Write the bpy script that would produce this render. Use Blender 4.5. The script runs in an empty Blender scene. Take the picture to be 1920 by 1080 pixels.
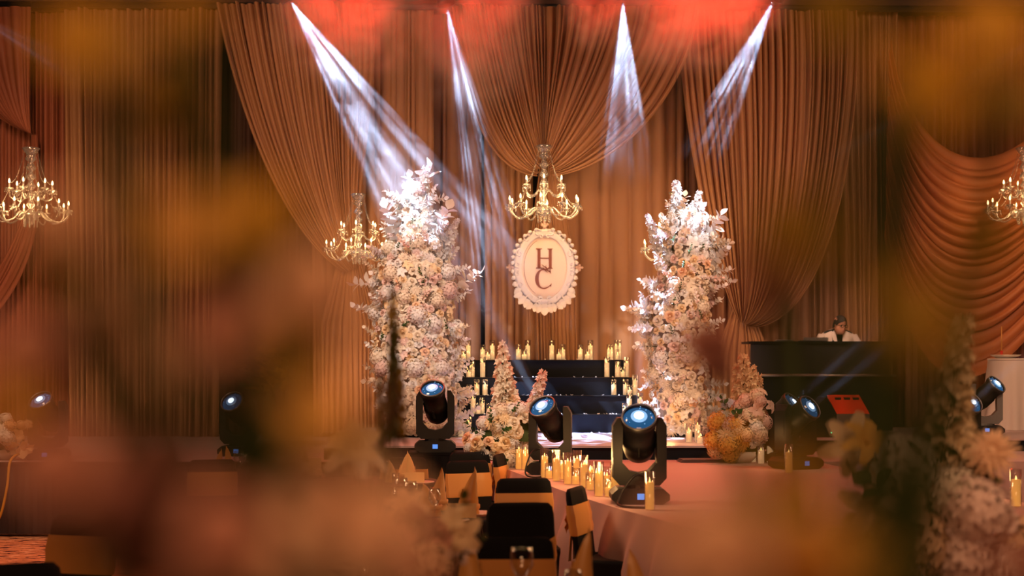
import bpy, math, random
from mathutils import Vector, Matrix, Euler, Quaternion
R = random.Random(7)
PI = math.pi
F, H, HY = 2667.0, 1.84, 683.0
col = bpy.context.scene.collection
sc = bpy.context.scene

def P(px, py, Y):
    return Vector(((px - 960) * Y / F, Y, H - (py - HY) * Y / F))
def PX(px, Y): return (px - 960) * Y / F
def YZ(py, z): return (H - z) * F / (py - HY)      # depth of a point of height z seen at row py

# ------------------------------------------------------------------ camera
cam_d = bpy.data.cameras.new('camera'); cam = bpy.data.objects.new('camera', cam_d); col.objects.link(cam)
cam.location = (0, 0, H); cam.rotation_euler = (PI/2, 0, 0)
cam_d.sensor_width = 36; cam_d.lens = 50.0; cam_d.shift_y = 143/1920.0
cam_d.clip_start = 0.05; cam_d.clip_end = 100
cam_d.dof.use_dof = True; cam_d.dof.focus_distance = 14.5; cam_d.dof.aperture_fstop = 1.8
sc.camera = cam
sc.view_settings.view_transform = 'Standard'; sc.view_settings.look = 'None'
sc.view_settings.gamma = 1; sc.view_settings.use_curve_mapping = False
sc.view_settings.exposure = 0.0
c = sc.cycles
c.max_bounces = 5; c.diffuse_bounces = 2; c.glossy_bounces = 2; c.transmission_bounces = 3
c.volume_bounces = 0; c.transparent_max_bounces = 16
c.caustics_reflective = False; c.caustics_refractive = False
c.sample_clamp_indirect = 3.0; c.sample_clamp_direct = 0.0
c.use_adaptive_sampling = True; c.adaptive_threshold = 0.02
c.volume_step_rate = 1.0; c.volume_max_steps = 64

# ------------------------------------------------------------------ world
w = bpy.data.worlds.new('world'); sc.world = w; w.use_nodes = True
w.node_tree.nodes['Background'].inputs[0].default_value = (1.0, 0.45, 0.2, 1)
w.node_tree.nodes['Background'].inputs[1].default_value = 0.03

# ------------------------------------------------------------------ lights of the hall and added fills
def light(name, typ, loc, aim, power, color, size=1.0, size_y=None, angle=40, blend=0.5, fall=None, gobo=None, radius=0.05, spread=None):
    d = bpy.data.lights.new(name, typ); o = bpy.data.objects.new(name, d); col.objects.link(o)
    o.location = loc; d.energy = power; d.color = color
    if aim is not None:
        o.rotation_euler = (Vector(aim) - Vector(loc)).to_track_quat('-Z', 'Y').to_euler()
    if typ == 'AREA':
        d.shape = 'RECTANGLE'; d.size = size; d.size_y = size_y or size
        if spread: d.spread = math.radians(spread)
    if typ == 'SPOT':
        d.spot_size = math.radians(angle); d.spot_blend = blend; d.shadow_soft_size = radius
    if typ == 'POINT': d.shadow_soft_size = radius
    if fall or gobo:
        d.use_nodes = True; nt = d.node_tree; em = nt.nodes['Emission']
        last = None
        if fall:
            lf = nt.nodes.new('ShaderNodeLightFalloff'); lf.inputs['Strength'].default_value = 1.0
            last = lf.outputs[fall]
        if gobo:
            tc = nt.nodes.new('ShaderNodeTexCoord'); mp = nt.nodes.new('ShaderNodeMapping')
            mp.inputs['Scale'].default_value = gobo.get('sc', (1, 1, 1)); mp.inputs['Location'].default_value = gobo.get('off', (0, 0, 0))
            nz = nt.nodes.new('ShaderNodeTexNoise'); nz.inputs['Scale'].default_value = gobo['scale']; nz.inputs['Detail'].default_value = gobo.get('detail', 1.0)
            mr = nt.nodes.new('ShaderNodeMapRange'); mr.inputs[1].default_value = gobo['lo']; mr.inputs[2].default_value = gobo['hi']
            mr.inputs[3].default_value = gobo.get('min', 0.05); mr.inputs[4].default_value = 1.0
            nt.links.new(tc.outputs['Normal'], mp.inputs[0]); nt.links.new(mp.outputs[0], nz.inputs['Vector'])
            nt.links.new(nz.outputs[0], mr.inputs[0])
            if last is not None:
                mm = nt.nodes.new('ShaderNodeMath'); mm.operation = 'MULTIPLY'
                nt.links.new(last, mm.inputs[0]); nt.links.new(mr.outputs[0], mm.inputs[1]); last = mm.outputs[0]
            else: last = mr.outputs[0]
        nt.links.new(last, em.inputs['Strength'])
    return o

WARM = (1.0, 0.54, 0.28)
# house lights in the ceiling over the guests, amber
light('house_light', 'AREA', (-6.0, 11.0, 7.4), (0.5, 20, 3.0), 520, WARM, 2, 2)
light('house_light', 'AREA', (7.0, 12.0, 7.4), (2.5, 20, 3.0), 400, WARM, 2, 2)
light('house_light', 'AREA', (-0.5, -2.0, 5.5), (0.0, 6.0, 0.8), 250, (1.0, 0.48, 0.22), 5, 2)
# footlights washing the drapes from the stage floor
for fx, pw in ((-5.6, 14), (-2.9, 26), (0.2, 30), (1.9, 40), (4.3, 26), (6.9, 16)):
    light('drape_wash', 'AREA', (fx, 19.6, 0.98), (fx, 20.6, 4.6), pw, (1.0, 0.55, 0.26), 1.2, 0.2)
# cold front lights on the flower towers and the monogram
light('tower_spot', 'SPOT', (-3.2, 12.5, 7.2), P(778, 430, 18.0), 4200, (0.86, 0.93, 1.0), angle=11, blend=1.0, radius=0.1)
light('tower_spot', 'SPOT', (3.2, 12.5, 7.2), P(1300, 430, 18.0), 4200, (0.86, 0.93, 1.0), angle=11, blend=1.0, radius=0.1)
light('tower_spot', 'SPOT', (-1.5, 9.5, 7.2), P(785, 640, 18.0), 2700, (1.0, 0.82, 0.70), angle=16, blend=0.9, radius=0.2)
light('tower_spot', 'SPOT', (2.5, 9.5, 7.2), P(1290, 640, 18.0), 2300, (1.0, 0.72, 0.54), angle=16, blend=0.9, radius=0.2)
light('sign_spot', 'SPOT', (0.6, 10.5, 7.2), P(1020, 505, 19.6), 750, (0.95, 0.84, 0.90), angle=6, blend=0.6, radius=0.1)
light('stage_spot', 'SPOT', (0.6, 15.3, 7.6), (0.62, 16.7, 0.95), 8000, (0.62, 0.76, 1.0), angle=23, blend=0.4, radius=0.03,
      gobo={'scale': 38, 'lo': 0.52, 'hi': 0.58, 'min': 0.03})
light('runway_spot', 'SPOT', (1.5, 9.0, 7.4), (2.0, 12.4, 0.8), 200, (1.0, 0.62, 0.55), angle=50, blend=0.9, radius=0.2)

light('table_fill', 'SPOT', (2.8, 1.6, 5.6), (1.4, 4.4, 1.35), 420, (1, .56, .30), angle=24, blend=.8, radius=.2)  # added fill to brighten the lower right centrepiece
light('flower_fill', 'SPOT', (-1.2, 8.0, 7.2), P(950, 760, 14.5), 2000, (1, .80, .62), angle=9, blend=.8, radius=.1)  # added fill to brighten the low mound with pale spikes
light('flower_fill', 'SPOT', (3.6, 8.0, 7.2), P(1385, 770, 15.0), 700, (1, .70, .46), angle=8, blend=.8, radius=.1)  # same added fill for the golden mound on the right
# ------------------------------------------------------------------ materials
def mat(name, color, rough=0.7, metal=0.0, emit=None, estr=0.0, sheen=0.0, trans=0.0, vary=0.0, vscale=8.0, spec=0.3, bump=0.0, bscale=60):
    m = bpy.data.materials.new(name); m.use_nodes = True; nt = m.node_tree
    b = nt.nodes['Principled BSDF']
    b.inputs['Base Color'].default_value = (*color, 1); b.inputs['Roughness'].default_value = rough
    b.inputs['Metallic'].default_value = metal; b.inputs['Specular IOR Level'].default_value = spec
    if sheen: b.inputs['Sheen Weight'].default_value = sheen; b.inputs['Sheen Roughness'].default_value = 0.4; b.inputs['Sheen Tint'].default_value = (*[min(1, x*1.6+.2) for x in color], 1)
    if emit: b.inputs['Emission Color'].default_value = (*emit, 1); b.inputs['Emission Strength'].default_value = estr
    tc = nt.nodes.new('ShaderNodeTexCoord')
    if vary:
        nz = nt.nodes.new('ShaderNodeTexNoise'); nz.inputs['Scale'].default_value = vscale; nz.inputs['Detail'].default_value = 3
        nt.links.new(tc.outputs['Object'], nz.inputs['Vector'])
        mx = nt.nodes.new('ShaderNodeMix'); mx.data_type = 'RGBA'
        mx.inputs[6].default_value = (*[x*(1-vary) for x in color], 1); mx.inputs[7].default_value = (*[min(1, x*(1+vary)) for x in color], 1)
        nt.links.new(nz.outputs[0], mx.inputs[0]); nt.links.new(mx.outputs[2], b.inputs['Base Color'])
    if bump:
        n2 = nt.nodes.new('ShaderNodeTexNoise'); n2.inputs['Scale'].default_value = bscale
        nt.links.new(tc.outputs['Object'], n2.inputs['Vector'])
        bp = nt.nodes.new('ShaderNodeBump'); bp.inputs['Strength'].default_value = bump; bp.inputs['Distance'].default_value = 0.01
        nt.links.new(n2.outputs[0], bp.inputs['Height']); nt.links.new(bp.outputs[0], b.inputs['Normal'])
    if trans:
        tr = nt.nodes.new('ShaderNodeBsdfTranslucent'); tr.inputs[0].default_value = (*color, 1)
        ms = nt.nodes.new('ShaderNodeMixShader'); ms.inputs[0].default_value = trans
        out = nt.nodes['Material Output']
        nt.links.new(b.outputs[0], ms.inputs[1]); nt.links.new(tr.outputs[0], ms.inputs[2]); nt.links.new(ms.outputs[0], out.inputs[0])
    if emit: m.cycles.emission_sampling = 'NONE'
    return m

def glassy(name, tint=(1, 1, 1), clear=0.85, rough=0.05, milky=0.0):
    m = bpy.data.materials.new(name); m.use_nodes = True; nt = m.node_tree
    out = nt.nodes['Material Output']; nt.nodes.remove(nt.nodes['Principled BSDF'])
    t = nt.nodes.new('ShaderNodeBsdfTransparent'); t.inputs[0].default_value = (*tint, 1)
    g = nt.nodes.new('ShaderNodeBsdfGlossy'); g.inputs['Roughness'].default_value = rough
    lw = nt.nodes.new('ShaderNodeLayerWeight'); lw.inputs[0].default_value = 0.35
    mr = nt.nodes.new('ShaderNodeMapRange'); mr.inputs[3].default_value = 1 - clear; mr.inputs[4].default_value = 0.55 if not milky else 0.9
    ms = nt.nodes.new('ShaderNodeMixShader')
    nt.links.new(lw.outputs['Facing'], mr.inputs[0]); nt.links.new(mr.outputs[0], ms.inputs[0])
    nt.links.new(t.outputs[0], ms.inputs[1])
    if milky:
        d = nt.nodes.new('ShaderNodeBsdfDiffuse'); d.inputs[0].default_value = (0.52, 0.51, 0.54, 1)
        m2 = nt.nodes.new('ShaderNodeMixShader'); m2.inputs[0].default_value = milky
        nt.links.new(g.outputs[0], m2.inputs[1]); nt.links.new(d.outputs[0], m2.inputs[2]); nt.links.new(m2.outputs[0], ms.inputs[2])
    else: nt.links.new(g.outputs[0], ms.inputs[2])
    nt.links.new(ms.outputs[0], out.inputs[0])
    return m

def haze_mat(name, density, color=(1, 1, 1), scale=3.0, lo=0.4, hi=0.65, aniso=0.0, stretch=(1, 1, 1), fade=None, ball=False, step=1.0):
    m = bpy.data.materials.new(name); m.use_nodes = True; nt = m.node_tree
    out = nt.nodes['Material Output']; nt.nodes.remove(nt.nodes['Principled BSDF'])
    v = nt.nodes.new('ShaderNodeVolumeScatter'); v.inputs['Color'].default_value = (*color, 1); v.inputs['Density'].default_value = density
    v.inputs['Anisotropy'].default_value = aniso
    nt.links.new(v.outputs[0], out.inputs['Volume'])
    if scale:
        tc = nt.nodes.new('ShaderNodeTexCoord'); mp = nt.nodes.new('ShaderNodeMapping'); mp.inputs['Scale'].default_value = stretch
        nz = nt.nodes.new('ShaderNodeTexNoise'); nz.inputs['Scale'].default_value = scale; nz.inputs['Detail'].default_value = 3; nz.inputs['Distortion'].default_value = 0.6
        mr = nt.nodes.new('ShaderNodeMapRange'); mr.inputs[1].default_value = lo; mr.inputs[2].default_value = hi
        mr.inputs[3].default_value = density*0.06; mr.inputs[4].default_value = density
        nt.links.new(tc.outputs['Object'], mp.inputs[0]); nt.links.new(mp.outputs[0], nz.inputs['Vector']); nt.links.new(nz.outputs[0], mr.inputs[0])
        last = mr.outputs[0]
        if fade:   # smoke thins out along the local -Z axis, between fade[0] and fade[1] metres
            sx = nt.nodes.new('ShaderNodeSeparateXYZ'); nt.links.new(tc.outputs['Object'], sx.inputs[0])
            mf = nt.nodes.new('ShaderNodeMapRange'); mf.interpolation_type = 'SMOOTHSTEP'
            mf.inputs[1].default_value = -fade[0]; mf.inputs[2].default_value = -fade[1]; mf.inputs[3].default_value = 1; mf.inputs[4].default_value = 0
            nt.links.new(sx.outputs[2], mf.inputs[0])
            mu = nt.nodes.new('ShaderNodeMath'); mu.operation = 'MULTIPLY'; nt.links.new(last, mu.inputs[0]); nt.links.new(mf.outputs[0], mu.inputs[1]); last = mu.outputs[0]
        if ball:
            ln = nt.nodes.new('ShaderNodeVectorMath'); ln.operation = 'LENGTH'; nt.links.new(tc.outputs['Object'], ln.inputs[0])
            mf = nt.nodes.new('ShaderNodeMapRange'); mf.interpolation_type = 'SMOOTHSTEP'
            mf.inputs[1].default_value = 0.15; mf.inputs[2].default_value = 1.0; mf.inputs[3].default_value = 1; mf.inputs[4].default_value = 0
            nt.links.new(ln.outputs['Value'], mf.inputs[0])
            mu = nt.nodes.new('ShaderNodeMath'); mu.operation = 'MULTIPLY'; nt.links.new(last, mu.inputs[0]); nt.links.new(mf.outputs[0], mu.inputs[1]); last = mu.outputs[0]
        nt.links.new(last, v.inputs['Density'])
    m.cycles.volume_step_rate = step
    return m

M = {}
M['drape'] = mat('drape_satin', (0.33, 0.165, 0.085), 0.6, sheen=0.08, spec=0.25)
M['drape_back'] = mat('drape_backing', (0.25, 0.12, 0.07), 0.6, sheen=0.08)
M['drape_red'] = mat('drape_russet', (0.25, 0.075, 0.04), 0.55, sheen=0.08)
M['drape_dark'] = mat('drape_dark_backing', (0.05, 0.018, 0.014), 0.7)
M['dark'] = mat('dark_wall', (0.012, 0.01, 0.012), 0.9)
M['black'] = mat('black_cloth', (0.007, 0.007, 0.009), 0.85, sheen=0.0, spec=0.2)
M['navy'] = mat('black_step_cloth', (0.006, 0.008, 0.014), 0.8, spec=0.2, vary=0.3, vscale=3)
M['blackplastic'] = mat('black_plastic', (0.009, 0.009, 0.012), 0.5, spec=0.5)
M['greymetal'] = mat('grey_metal', (0.25, 0.25, 0.27), 0.4, metal=0.6)
M['stagetop'] = mat('pink_lit_carpet', (0.50, 0.36, 0.38), 0.6, vary=0.06, vscale=3)  # white carpet; the pink light on it is put into the colour
M['platform'] = mat('platform_top', (0.42, 0.39, 0.46), 0.35, vary=0.04)
M['cloth'] = mat('runway_cloth', (0.48, 0.31, 0.30), 0.85, vary=0.05, vscale=2, sheen=0.2)
M['white'] = mat('white_cloth', (0.72, 0.62, 0.62), 0.8, sheen=0.2)
M['gold'] = mat('gold_satin', (0.72, 0.33, 0.09), 0.42, sheen=0.4, spec=0.5)
M['goldpale'] = mat('pale_gold_satin', (0.80, 0.50, 0.20), 0.45, sheen=0.4, spec=0.5)
M['tablecloth'] = mat('dark_tablecloth', (0.03, 0.012, 0.012), 0.8)
M['glass'] = glassy('clear_glass', clear=0.95)
M['crystal'] = glassy('crystal', tint=(1, 0.97, 0.93), clear=0.66, rough=0.15, milky=0.4)
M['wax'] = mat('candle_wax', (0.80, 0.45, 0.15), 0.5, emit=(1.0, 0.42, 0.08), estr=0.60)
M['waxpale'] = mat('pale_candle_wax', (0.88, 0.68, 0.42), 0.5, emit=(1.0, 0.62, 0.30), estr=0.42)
M['flame'] = mat('flame', (1, 0.6, 0.2), 0.5, emit=(1.0, 0.62, 0.18), estr=3)
M['bulb'] = mat('candle_bulb', (1, 0.8, 0.4), 0.5, emit=(1.0, 0.66, 0.26), estr=12)
M['sleeve'] = mat('candle_sleeve', (0.8, 0.75, 0.7), 0.4)
M['chrome'] = mat('chrome', (0.6, 0.58, 0.55), 0.2, metal=1)
M['signwhite'] = mat('painted_plaster', (0.80, 0.76, 0.84), 0.5, bump=0.3, bscale=30)
M['signcream'] = mat('sign_board', (0.88, 0.70, 0.62), 0.6)
M['signink'] = mat('sign_lettering', (0.24, 0.075, 0.045), 0.6)
M['lens'] = mat('coated_lens', (0.02, 0.08, 0.20), 0.08, spec=0.9, emit=(0.04, 0.22, 0.55), estr=0.35)
M['lamp'] = mat('lamp_core', (1, 1, 1), 0.5, emit=(0.75, 0.90, 1.0), estr=9)
M['lampglow'] = mat('lamp_reflector', (0.4, 0.6, 0.8), 0.3, emit=(0.15, 0.50, 0.95), estr=0.9)
M['lcd'] = mat('lcd_screen', (0.1, 0.2, 0.5), 0.3, emit=(0.10, 0.32, 0.95), estr=0.9)
M['greenled'] = mat('green_led', (0, 0.5, 0.2), 0.3, emit=(0.05, 1.0, 0.35), estr=4)
M['cable'] = mat('black_cable', (0.012, 0.01, 0.01), 0.5)
M['cable_y'] = mat('yellow_cable', (0.6, 0.30, 0.03), 0.5)
M['green'] = mat('leaf_green', (0.030, 0.085, 0.018), 0.5, trans=0.15)
M['stem'] = mat('stem_green', (0.035, 0.055, 0.012), 0.6)
M['darkgreen'] = mat('leaf_dark_green', (0.045, 0.05, 0.006), 0.5)
M['olive'] = mat('leaf_olive', (0.30, 0.19, 0.012), 0.5, trans=0.3)
M['goldleaf'] = mat('leaf_gold', (0.62, 0.34, 0.02), 0.5, trans=0.3)
M['p_white'] = mat('petal_white', (0.86, 0.82, 0.80), 0.6, trans=0.25)
M['p_ivory'] = mat('petal_ivory', (0.86, 0.74, 0.60), 0.6, trans=0.25)
M['p_cream'] = mat('petal_cream', (0.88, 0.66, 0.42), 0.6, trans=0.25)
M['p_peach'] = mat('petal_peach', (0.88, 0.58, 0.38), 0.6, trans=0.25)
M['p_blush'] = mat('petal_blush', (0.84, 0.62, 0.56), 0.6, trans=0.25)
M['p_gold'] = mat('petal_gold', (0.86, 0.50, 0.12), 0.6, trans=0.25)
M['p_pink'] = mat('petal_pink', (0.62, 0.30, 0.22), 0.6, trans=0.25)
M['p_mauve'] = mat('petal_mauve', (0.36, 0.15, 0.12), 0.6, trans=0.25)
M['p_lilac'] = mat('petal_lilac', (0.68, 0.66, 0.86), 0.6, trans=0.25)
M['skin'] = mat('skin', (0.42, 0.19, 0.11), 0.5)
M['hair'] = mat('hair', (0.012, 0.008, 0.007), 0.6)
M['jacket'] = mat('cream_jacket', (0.62, 0.50, 0.42), 0.8)
M['shirt'] = mat('dark_shirt', (0.02, 0.018, 0.02), 0.8)
M['red'] = mat('red_candle', (0.6, 0.02, 0.01), 0.4)
M['porcelain'] = mat('porcelain', (0.75, 0.66, 0.58), 0.25, spec=0.5)
M['card'] = mat('card', (0.72, 0.52, 0.34), 0.7)
M['booth'] = mat('booth_cloth', (0.022, 0.020, 0.022), 0.75)
M['greyfelt'] = mat('grey_cloth', (0.13, 0.10, 0.11), 0.8)
M['silvertrim'] = mat('silver_trim', (0.5, 0.45, 0.42), 0.3, metal=0.8)
M['wedgegrey'] = mat('wedge_grille', (0.16, 0.135, 0.125), 0.6, metal=0.3, bump=0.4, bscale=200)
M['red_gel'] = mat('red_gel_lens', (0.6, 0.03, 0.01), 0.4, emit=(1, 0.06, 0.02), estr=6)

# ------------------------------------------------------------------ mesh helpers
class MB:
    def __init__(s): s.v = []; s.f = []; s.m = []
    def add(s, vs, fs, mi=0, mx=None):
        o = len(s.v)
        s.v += [tuple(mx @ Vector(p)) if mx is not None else tuple(p) for p in vs]
        s.f += [tuple(i + o for i in f) for f in fs]; s.m += [mi] * len(fs); return s
    def box(s, x0, x1, y0, y1, z0, z1, mi=0, mx=None):
        return s.add([(x0,y0,z0),(x1,y0,z0),(x1,y1,z0),(x0,y1,z0),(x0,y0,z1),(x1,y0,z1),(x1,y1,z1),(x0,y1,z1)],
              [(0,3,2,1),(4,5,6,7),(0,1,5,4),(1,2,6,5),(2,3,7,6),(3,0,4,7)], mi, mx)
    def lathe(s, prof, n=16, mi=0, mx=None, cap=True):
        vs = []; fs = []
        for r, z in prof:
            for k in range(n):
                a = 2*PI*k/n; vs.append((r*math.cos(a), r*math.sin(a), z))
        for i in range(len(prof)-1):
            for k in range(n):
                a = i*n+k; b = i*n+(k+1) % n; fs.append((a, b, b+n, a+n))
        if cap:
            if prof[0][0] > 1e-5: fs.append(tuple(reversed(range(n))))
            if prof[-1][0] > 1e-5: fs.append(tuple(range((len(prof)-1)*n, len(prof)*n)))
        return s.add(vs, fs, mi, mx)
    def tube(s, pts, r, n=6, mi=0, mx=None, taper=None):
        pts = [Vector(p) for p in pts]; vs = []; fs = []; up = Vector((0.13, 0.07, 1)).normalized()
        for i, p in enumerate(pts):
            t = (pts[min(i+1, len(pts)-1)] - pts[max(i-1, 0)]).normalized()
            a = t.cross(up)
            if a.length < 0.05: a = t.cross(Vector((1, 0, 0)))
            a.normalize(); b = t.cross(a)
            rr = r[i] if isinstance(r, (list, tuple)) else r
            for k in range(n):
                q = 2*PI*k/n; vs.append(p + a*rr*math.cos(q) + b*rr*math.sin(q))
        for i in range(len(pts)-1):
            for k in range(n):
                x = i*n+k; y = i*n+(k+1) % n; fs.append((x, y, y+n, x+n))
        fs.append(tuple(reversed(range(n)))); fs.append(tuple(range((len(pts)-1)*n, len(pts)*n)))
        return s.add(vs, fs, mi, mx)
    def prism(s, poly, y0, y1, mi=0, mx=None):      # poly in xz
        n = len(poly); vs = [(x, y0, z) for x, z in poly] + [(x, y1, z) for x, z in poly]
        fs = [tuple(range(n)), tuple(reversed(range(n, 2*n)))] + [(i, i+n, (i+1) % n+n, (i+1) % n) for i in range(n)]
        return s.add(vs, fs, mi, mx)
    def slab(s, poly, z0, z1, mi=0, mx=None):       # poly in xy
        n = len(poly); vs = [(x, y, z0) for x, y in poly] + [(x, y, z1) for x, y in poly]
        fs = [tuple(reversed(range(n))), tuple(range(n, 2*n))] + [(i, (i+1) % n, (i+1) % n+n, i+n) for i in range(n)]
        return s.add(vs, fs, mi, mx)
    def grid(s, rows, mi=0, mx=None, flip=False):
        nr, nc = len(rows), len(rows[0]); vs = [p for r in rows for p in r]
        fs = [(i*nc+j, i*nc+j+1, (i+1)*nc+j+1, (i+1)*nc+j) for i in range(nr-1) for j in range(nc-1)]
        return s.add(vs, fs, mi, mx)
    def sphere(s, c, r, n=10, m=6, mi=0, sx=1, sy=1, sz=1):
        prof = [(math.sin(PI*i/m)*1.0, -math.cos(PI*i/m)) for i in range(m+1)]
        mx = Matrix.Translation(c) @ Matrix.Diagonal((r*sx, r*sy, r*sz, 1))
        return s.lathe([(max(a, 1e-6), b) for a, b in prof], n, mi, mx, cap=False)
    def data(s, name, mats, smooth=True):
        me = bpy.data.meshes.new(name); me.from_pydata(s.v, [], s.f)
        for m in (mats if isinstance(mats, (list, tuple)) else [mats]): me.materials.append(M[m] if isinstance(m, str) else m)
        if any(s.m): me.polygons.foreach_set('material_index', s.m)
        if smooth: me.polygons.foreach_set('use_smooth', [True]*len(s.f))
        me.update(); return me

def put(name, data, parent=None, loc=(0,0,0), rot=None, scale=None):
    o = bpy.data.objects.new(name, data); col.objects.link(o)
    if parent is not None: o.parent = parent
    o.location = loc
    if rot is not None:
        if isinstance(rot, Quaternion): o.rotation_mode = 'QUATERNION'; o.rotation_quaternion = rot
        else: o.rotation_euler = rot
    if scale is not None: o.scale = (scale,)*3 if isinstance(scale, (int, float)) else scale
    return o
def tag(o, label=None, cat=None, group=None, kind=None):
    if label: o['label'] = label
    if cat: o['category'] = cat
    if group: o['group'] = group
    if kind: o['kind'] = kind
    return o
def thing(name, label, cat, loc=(0,0,0), rz=0.0, group=None):
    o = put(name, None, None, loc, (0, 0, rz)); o.empty_display_size = 0.1
    return tag(o, label, cat, group)
def struct(name, mb, m, smooth=False): return tag(put(name, mb.data(name, m, smooth)), kind='structure')
kids_of = {}
def copy_tree(o, parent=None):
    n = o.copy(); col.objects.link(n)
    if parent is not None: n.parent = parent
    for ch in list(o.children): copy_tree(ch, n)
    return n
def q_to(n, spin=0.0, axis='Z'):
    return Vector(n).normalized().to_track_quat(axis, 'Y') @ Quaternion((0, 0, 1), spin)
def bez(p0, p1, p2, t): return (p0[0]*(1-t)**2+2*p1[0]*t*(1-t)+p2[0]*t*t, p0[1]*(1-t)**2+2*p1[1]*t*(1-t)+p2[1]*t*t)
def bez3(p0, p1, p2, p3, t):
    a, b, d, e = (1-t)**3, 3*t*(1-t)**2, 3*t*t*(1-t), t**3
    return (p0[0]*a+p1[0]*b+p2[0]*d+p3[0]*e, p0[1]*a+p1[1]*b+p2[1]*d+p3[1]*e)

# ------------------------------------------------------------------ hall shell
STZ, PLZ = 0.80, 0.95
b = MB().box(-9, 9, -4, 22.0, -0.1, 0); 
def carpet():
    m = mat('patterned_carpet', (0.4, 0.12, 0.04), 0.9); nt = m.node_tree; bs = nt.nodes['Principled BSDF']
    tc = nt.nodes.new('ShaderNodeTexCoord'); mp = nt.nodes.new('ShaderNodeMapping'); mp.inputs['Scale'].default_value = (1.2, 3.5, 1)
    vo = nt.nodes.new('ShaderNodeTexNoise'); vo.inputs['Scale'].default_value = 5; vo.inputs['Detail'].default_value = 4
    cr = nt.nodes.new('ShaderNodeValToRGB'); cr.color_ramp.interpolation = 'CONSTANT'
    cr.color_ramp.elements[0].color = (0.10, 0.03, 0.03, 1); cr.color_ramp.elements[1].position = 0.44; cr.color_ramp.elements[1].color = (0.62, 0.26, 0.13, 1)
    e = cr.color_ramp.elements.new(0.60); e.color = (0.75, 0.42, 0.28, 1)
    nt.links.new(tc.outputs['Object'], mp.inputs[0]); nt.links.new(mp.outputs[0], vo.inputs['Vector']); nt.links.new(vo.outputs[0], cr.inputs[0]); nt.links.new(cr.outputs[0], bs.inputs['Base Color'])
    return m
struct('floor', b, carpet())
struct('ceiling', MB().box(-9, 9, -4, 22, 8.2, 8.4), 'dark')
struct('wall_back', MB().box(-9, 9, 21.4, 21.6, 0, 8.2), mat('dim_back_wall', (0.05, 0.02, 0.015), 0.8))
struct('wall_left', MB().box(-9.2, -9, -4, 22, 0, 8.2), 'dark')
struct('wall_right', MB().box(9, 9.2, -4, 22, 0, 8.2), 'dark')
struct('wall_front', MB().box(-9, 9, -4.2, -4, 0, 8.2), 'dark')

# ------------------------------------------------------------------ stage
s_ = tag(put('main_stage', MB().box(-8.2, 8.2, 15.2, 21.2, 0.02, STZ).data('main_stage', 'stagetop', False)), 'long low stage covered in white carpet tinted as lit pink in front of the drapes', 'stage', kind='structure')
plat = thing('platform', 'pale raised platform in front of the black steps', 'platform', (0, 0, 0))
put('platform_base', MB().box(-2.05, 2.22, 15.5, 20.0, STZ, PLZ-0.02).data('platform_base', 'navy', False), plat)
put('platform_top', MB().box(-2.07, 2.24, 15.48, 20.0, PLZ-0.02, PLZ).data('platform_top', 'platform', False), plat)
rs = thing('side_riser', 'low dark riser on the right wing of the stage under the black booth', 'platform', (0,0,0))
put('riser_base', MB().box(3.3, 7.9, 17.0, 20.1, STZ, PLZ-0.02).data('riser_base', 'navy', False), rs)
put('riser_top', MB().box(3.28, 7.9, 16.98, 20.1, PLZ-0.02, PLZ).data('riser_top', 'stagetop', False), rs)
stp = thing('stage_steps', 'black cloth covered steps lined with candles below the monogram sign', 'steps', (0.4, 18.5, PLZ))
RISE = 0.2375
STEPS = []
for k in range(4):
    Y0 = 18.5 + 0.3*k; hw = [1.42, 1.30, 1.24, 1.175][k]; cx = 0.40
    STEPS.append((Y0, PLZ+RISE*(k+1), cx-hw, cx+hw))
    mb = MB().box(-hw, hw, 0.3*k, 1.45, RISE*k + 0.001, RISE*(k+1)-0.012)
    st = put('step', mb.data('step', 'navy', False), stp)
    put('step_nosing', MB().box(-hw-0.012, hw+0.012, 0.3*k-0.015, 1.45 if k == 3 else 0.3*k+0.3, RISE*(k+1)-0.012, RISE*(k+1)).data('step_nosing', 'black', False), st)
# fallen petals on the treads
mb = MB()
for k in range(95):
    lv = R.randrange(0, 5)
    if lv == 0: y = R.uniform(17.9, 18.45); z = PLZ; x = R.uniform(-0.9, 1.7)
    else:
        y0, z, x0, x1 = STEPS[lv-1]; y = R.uniform(y0, y0+0.1); x = R.uniform(x0+0.1, x1-0.1)
    a = R.uniform(0, PI); r = R.uniform(0.012, 0.026)
    dx, dy = math.cos(a)*r, math.sin(a)*r
    mb.add([(x-dx, y-dy, z+0.003), (x+dy*.6, y-dx*.6, z+0.006), (x+dx, y+dy, z+0.018), (x-dy*.6, y+dx*.6, z+0.006)], [(0,1,2,3)])
tag(put('fallen_petals', mb.data('fallen_petals', 'p_white')), 'loose white petals scattered along the edges of the black steps', 'petals', kind='stuff')

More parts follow.
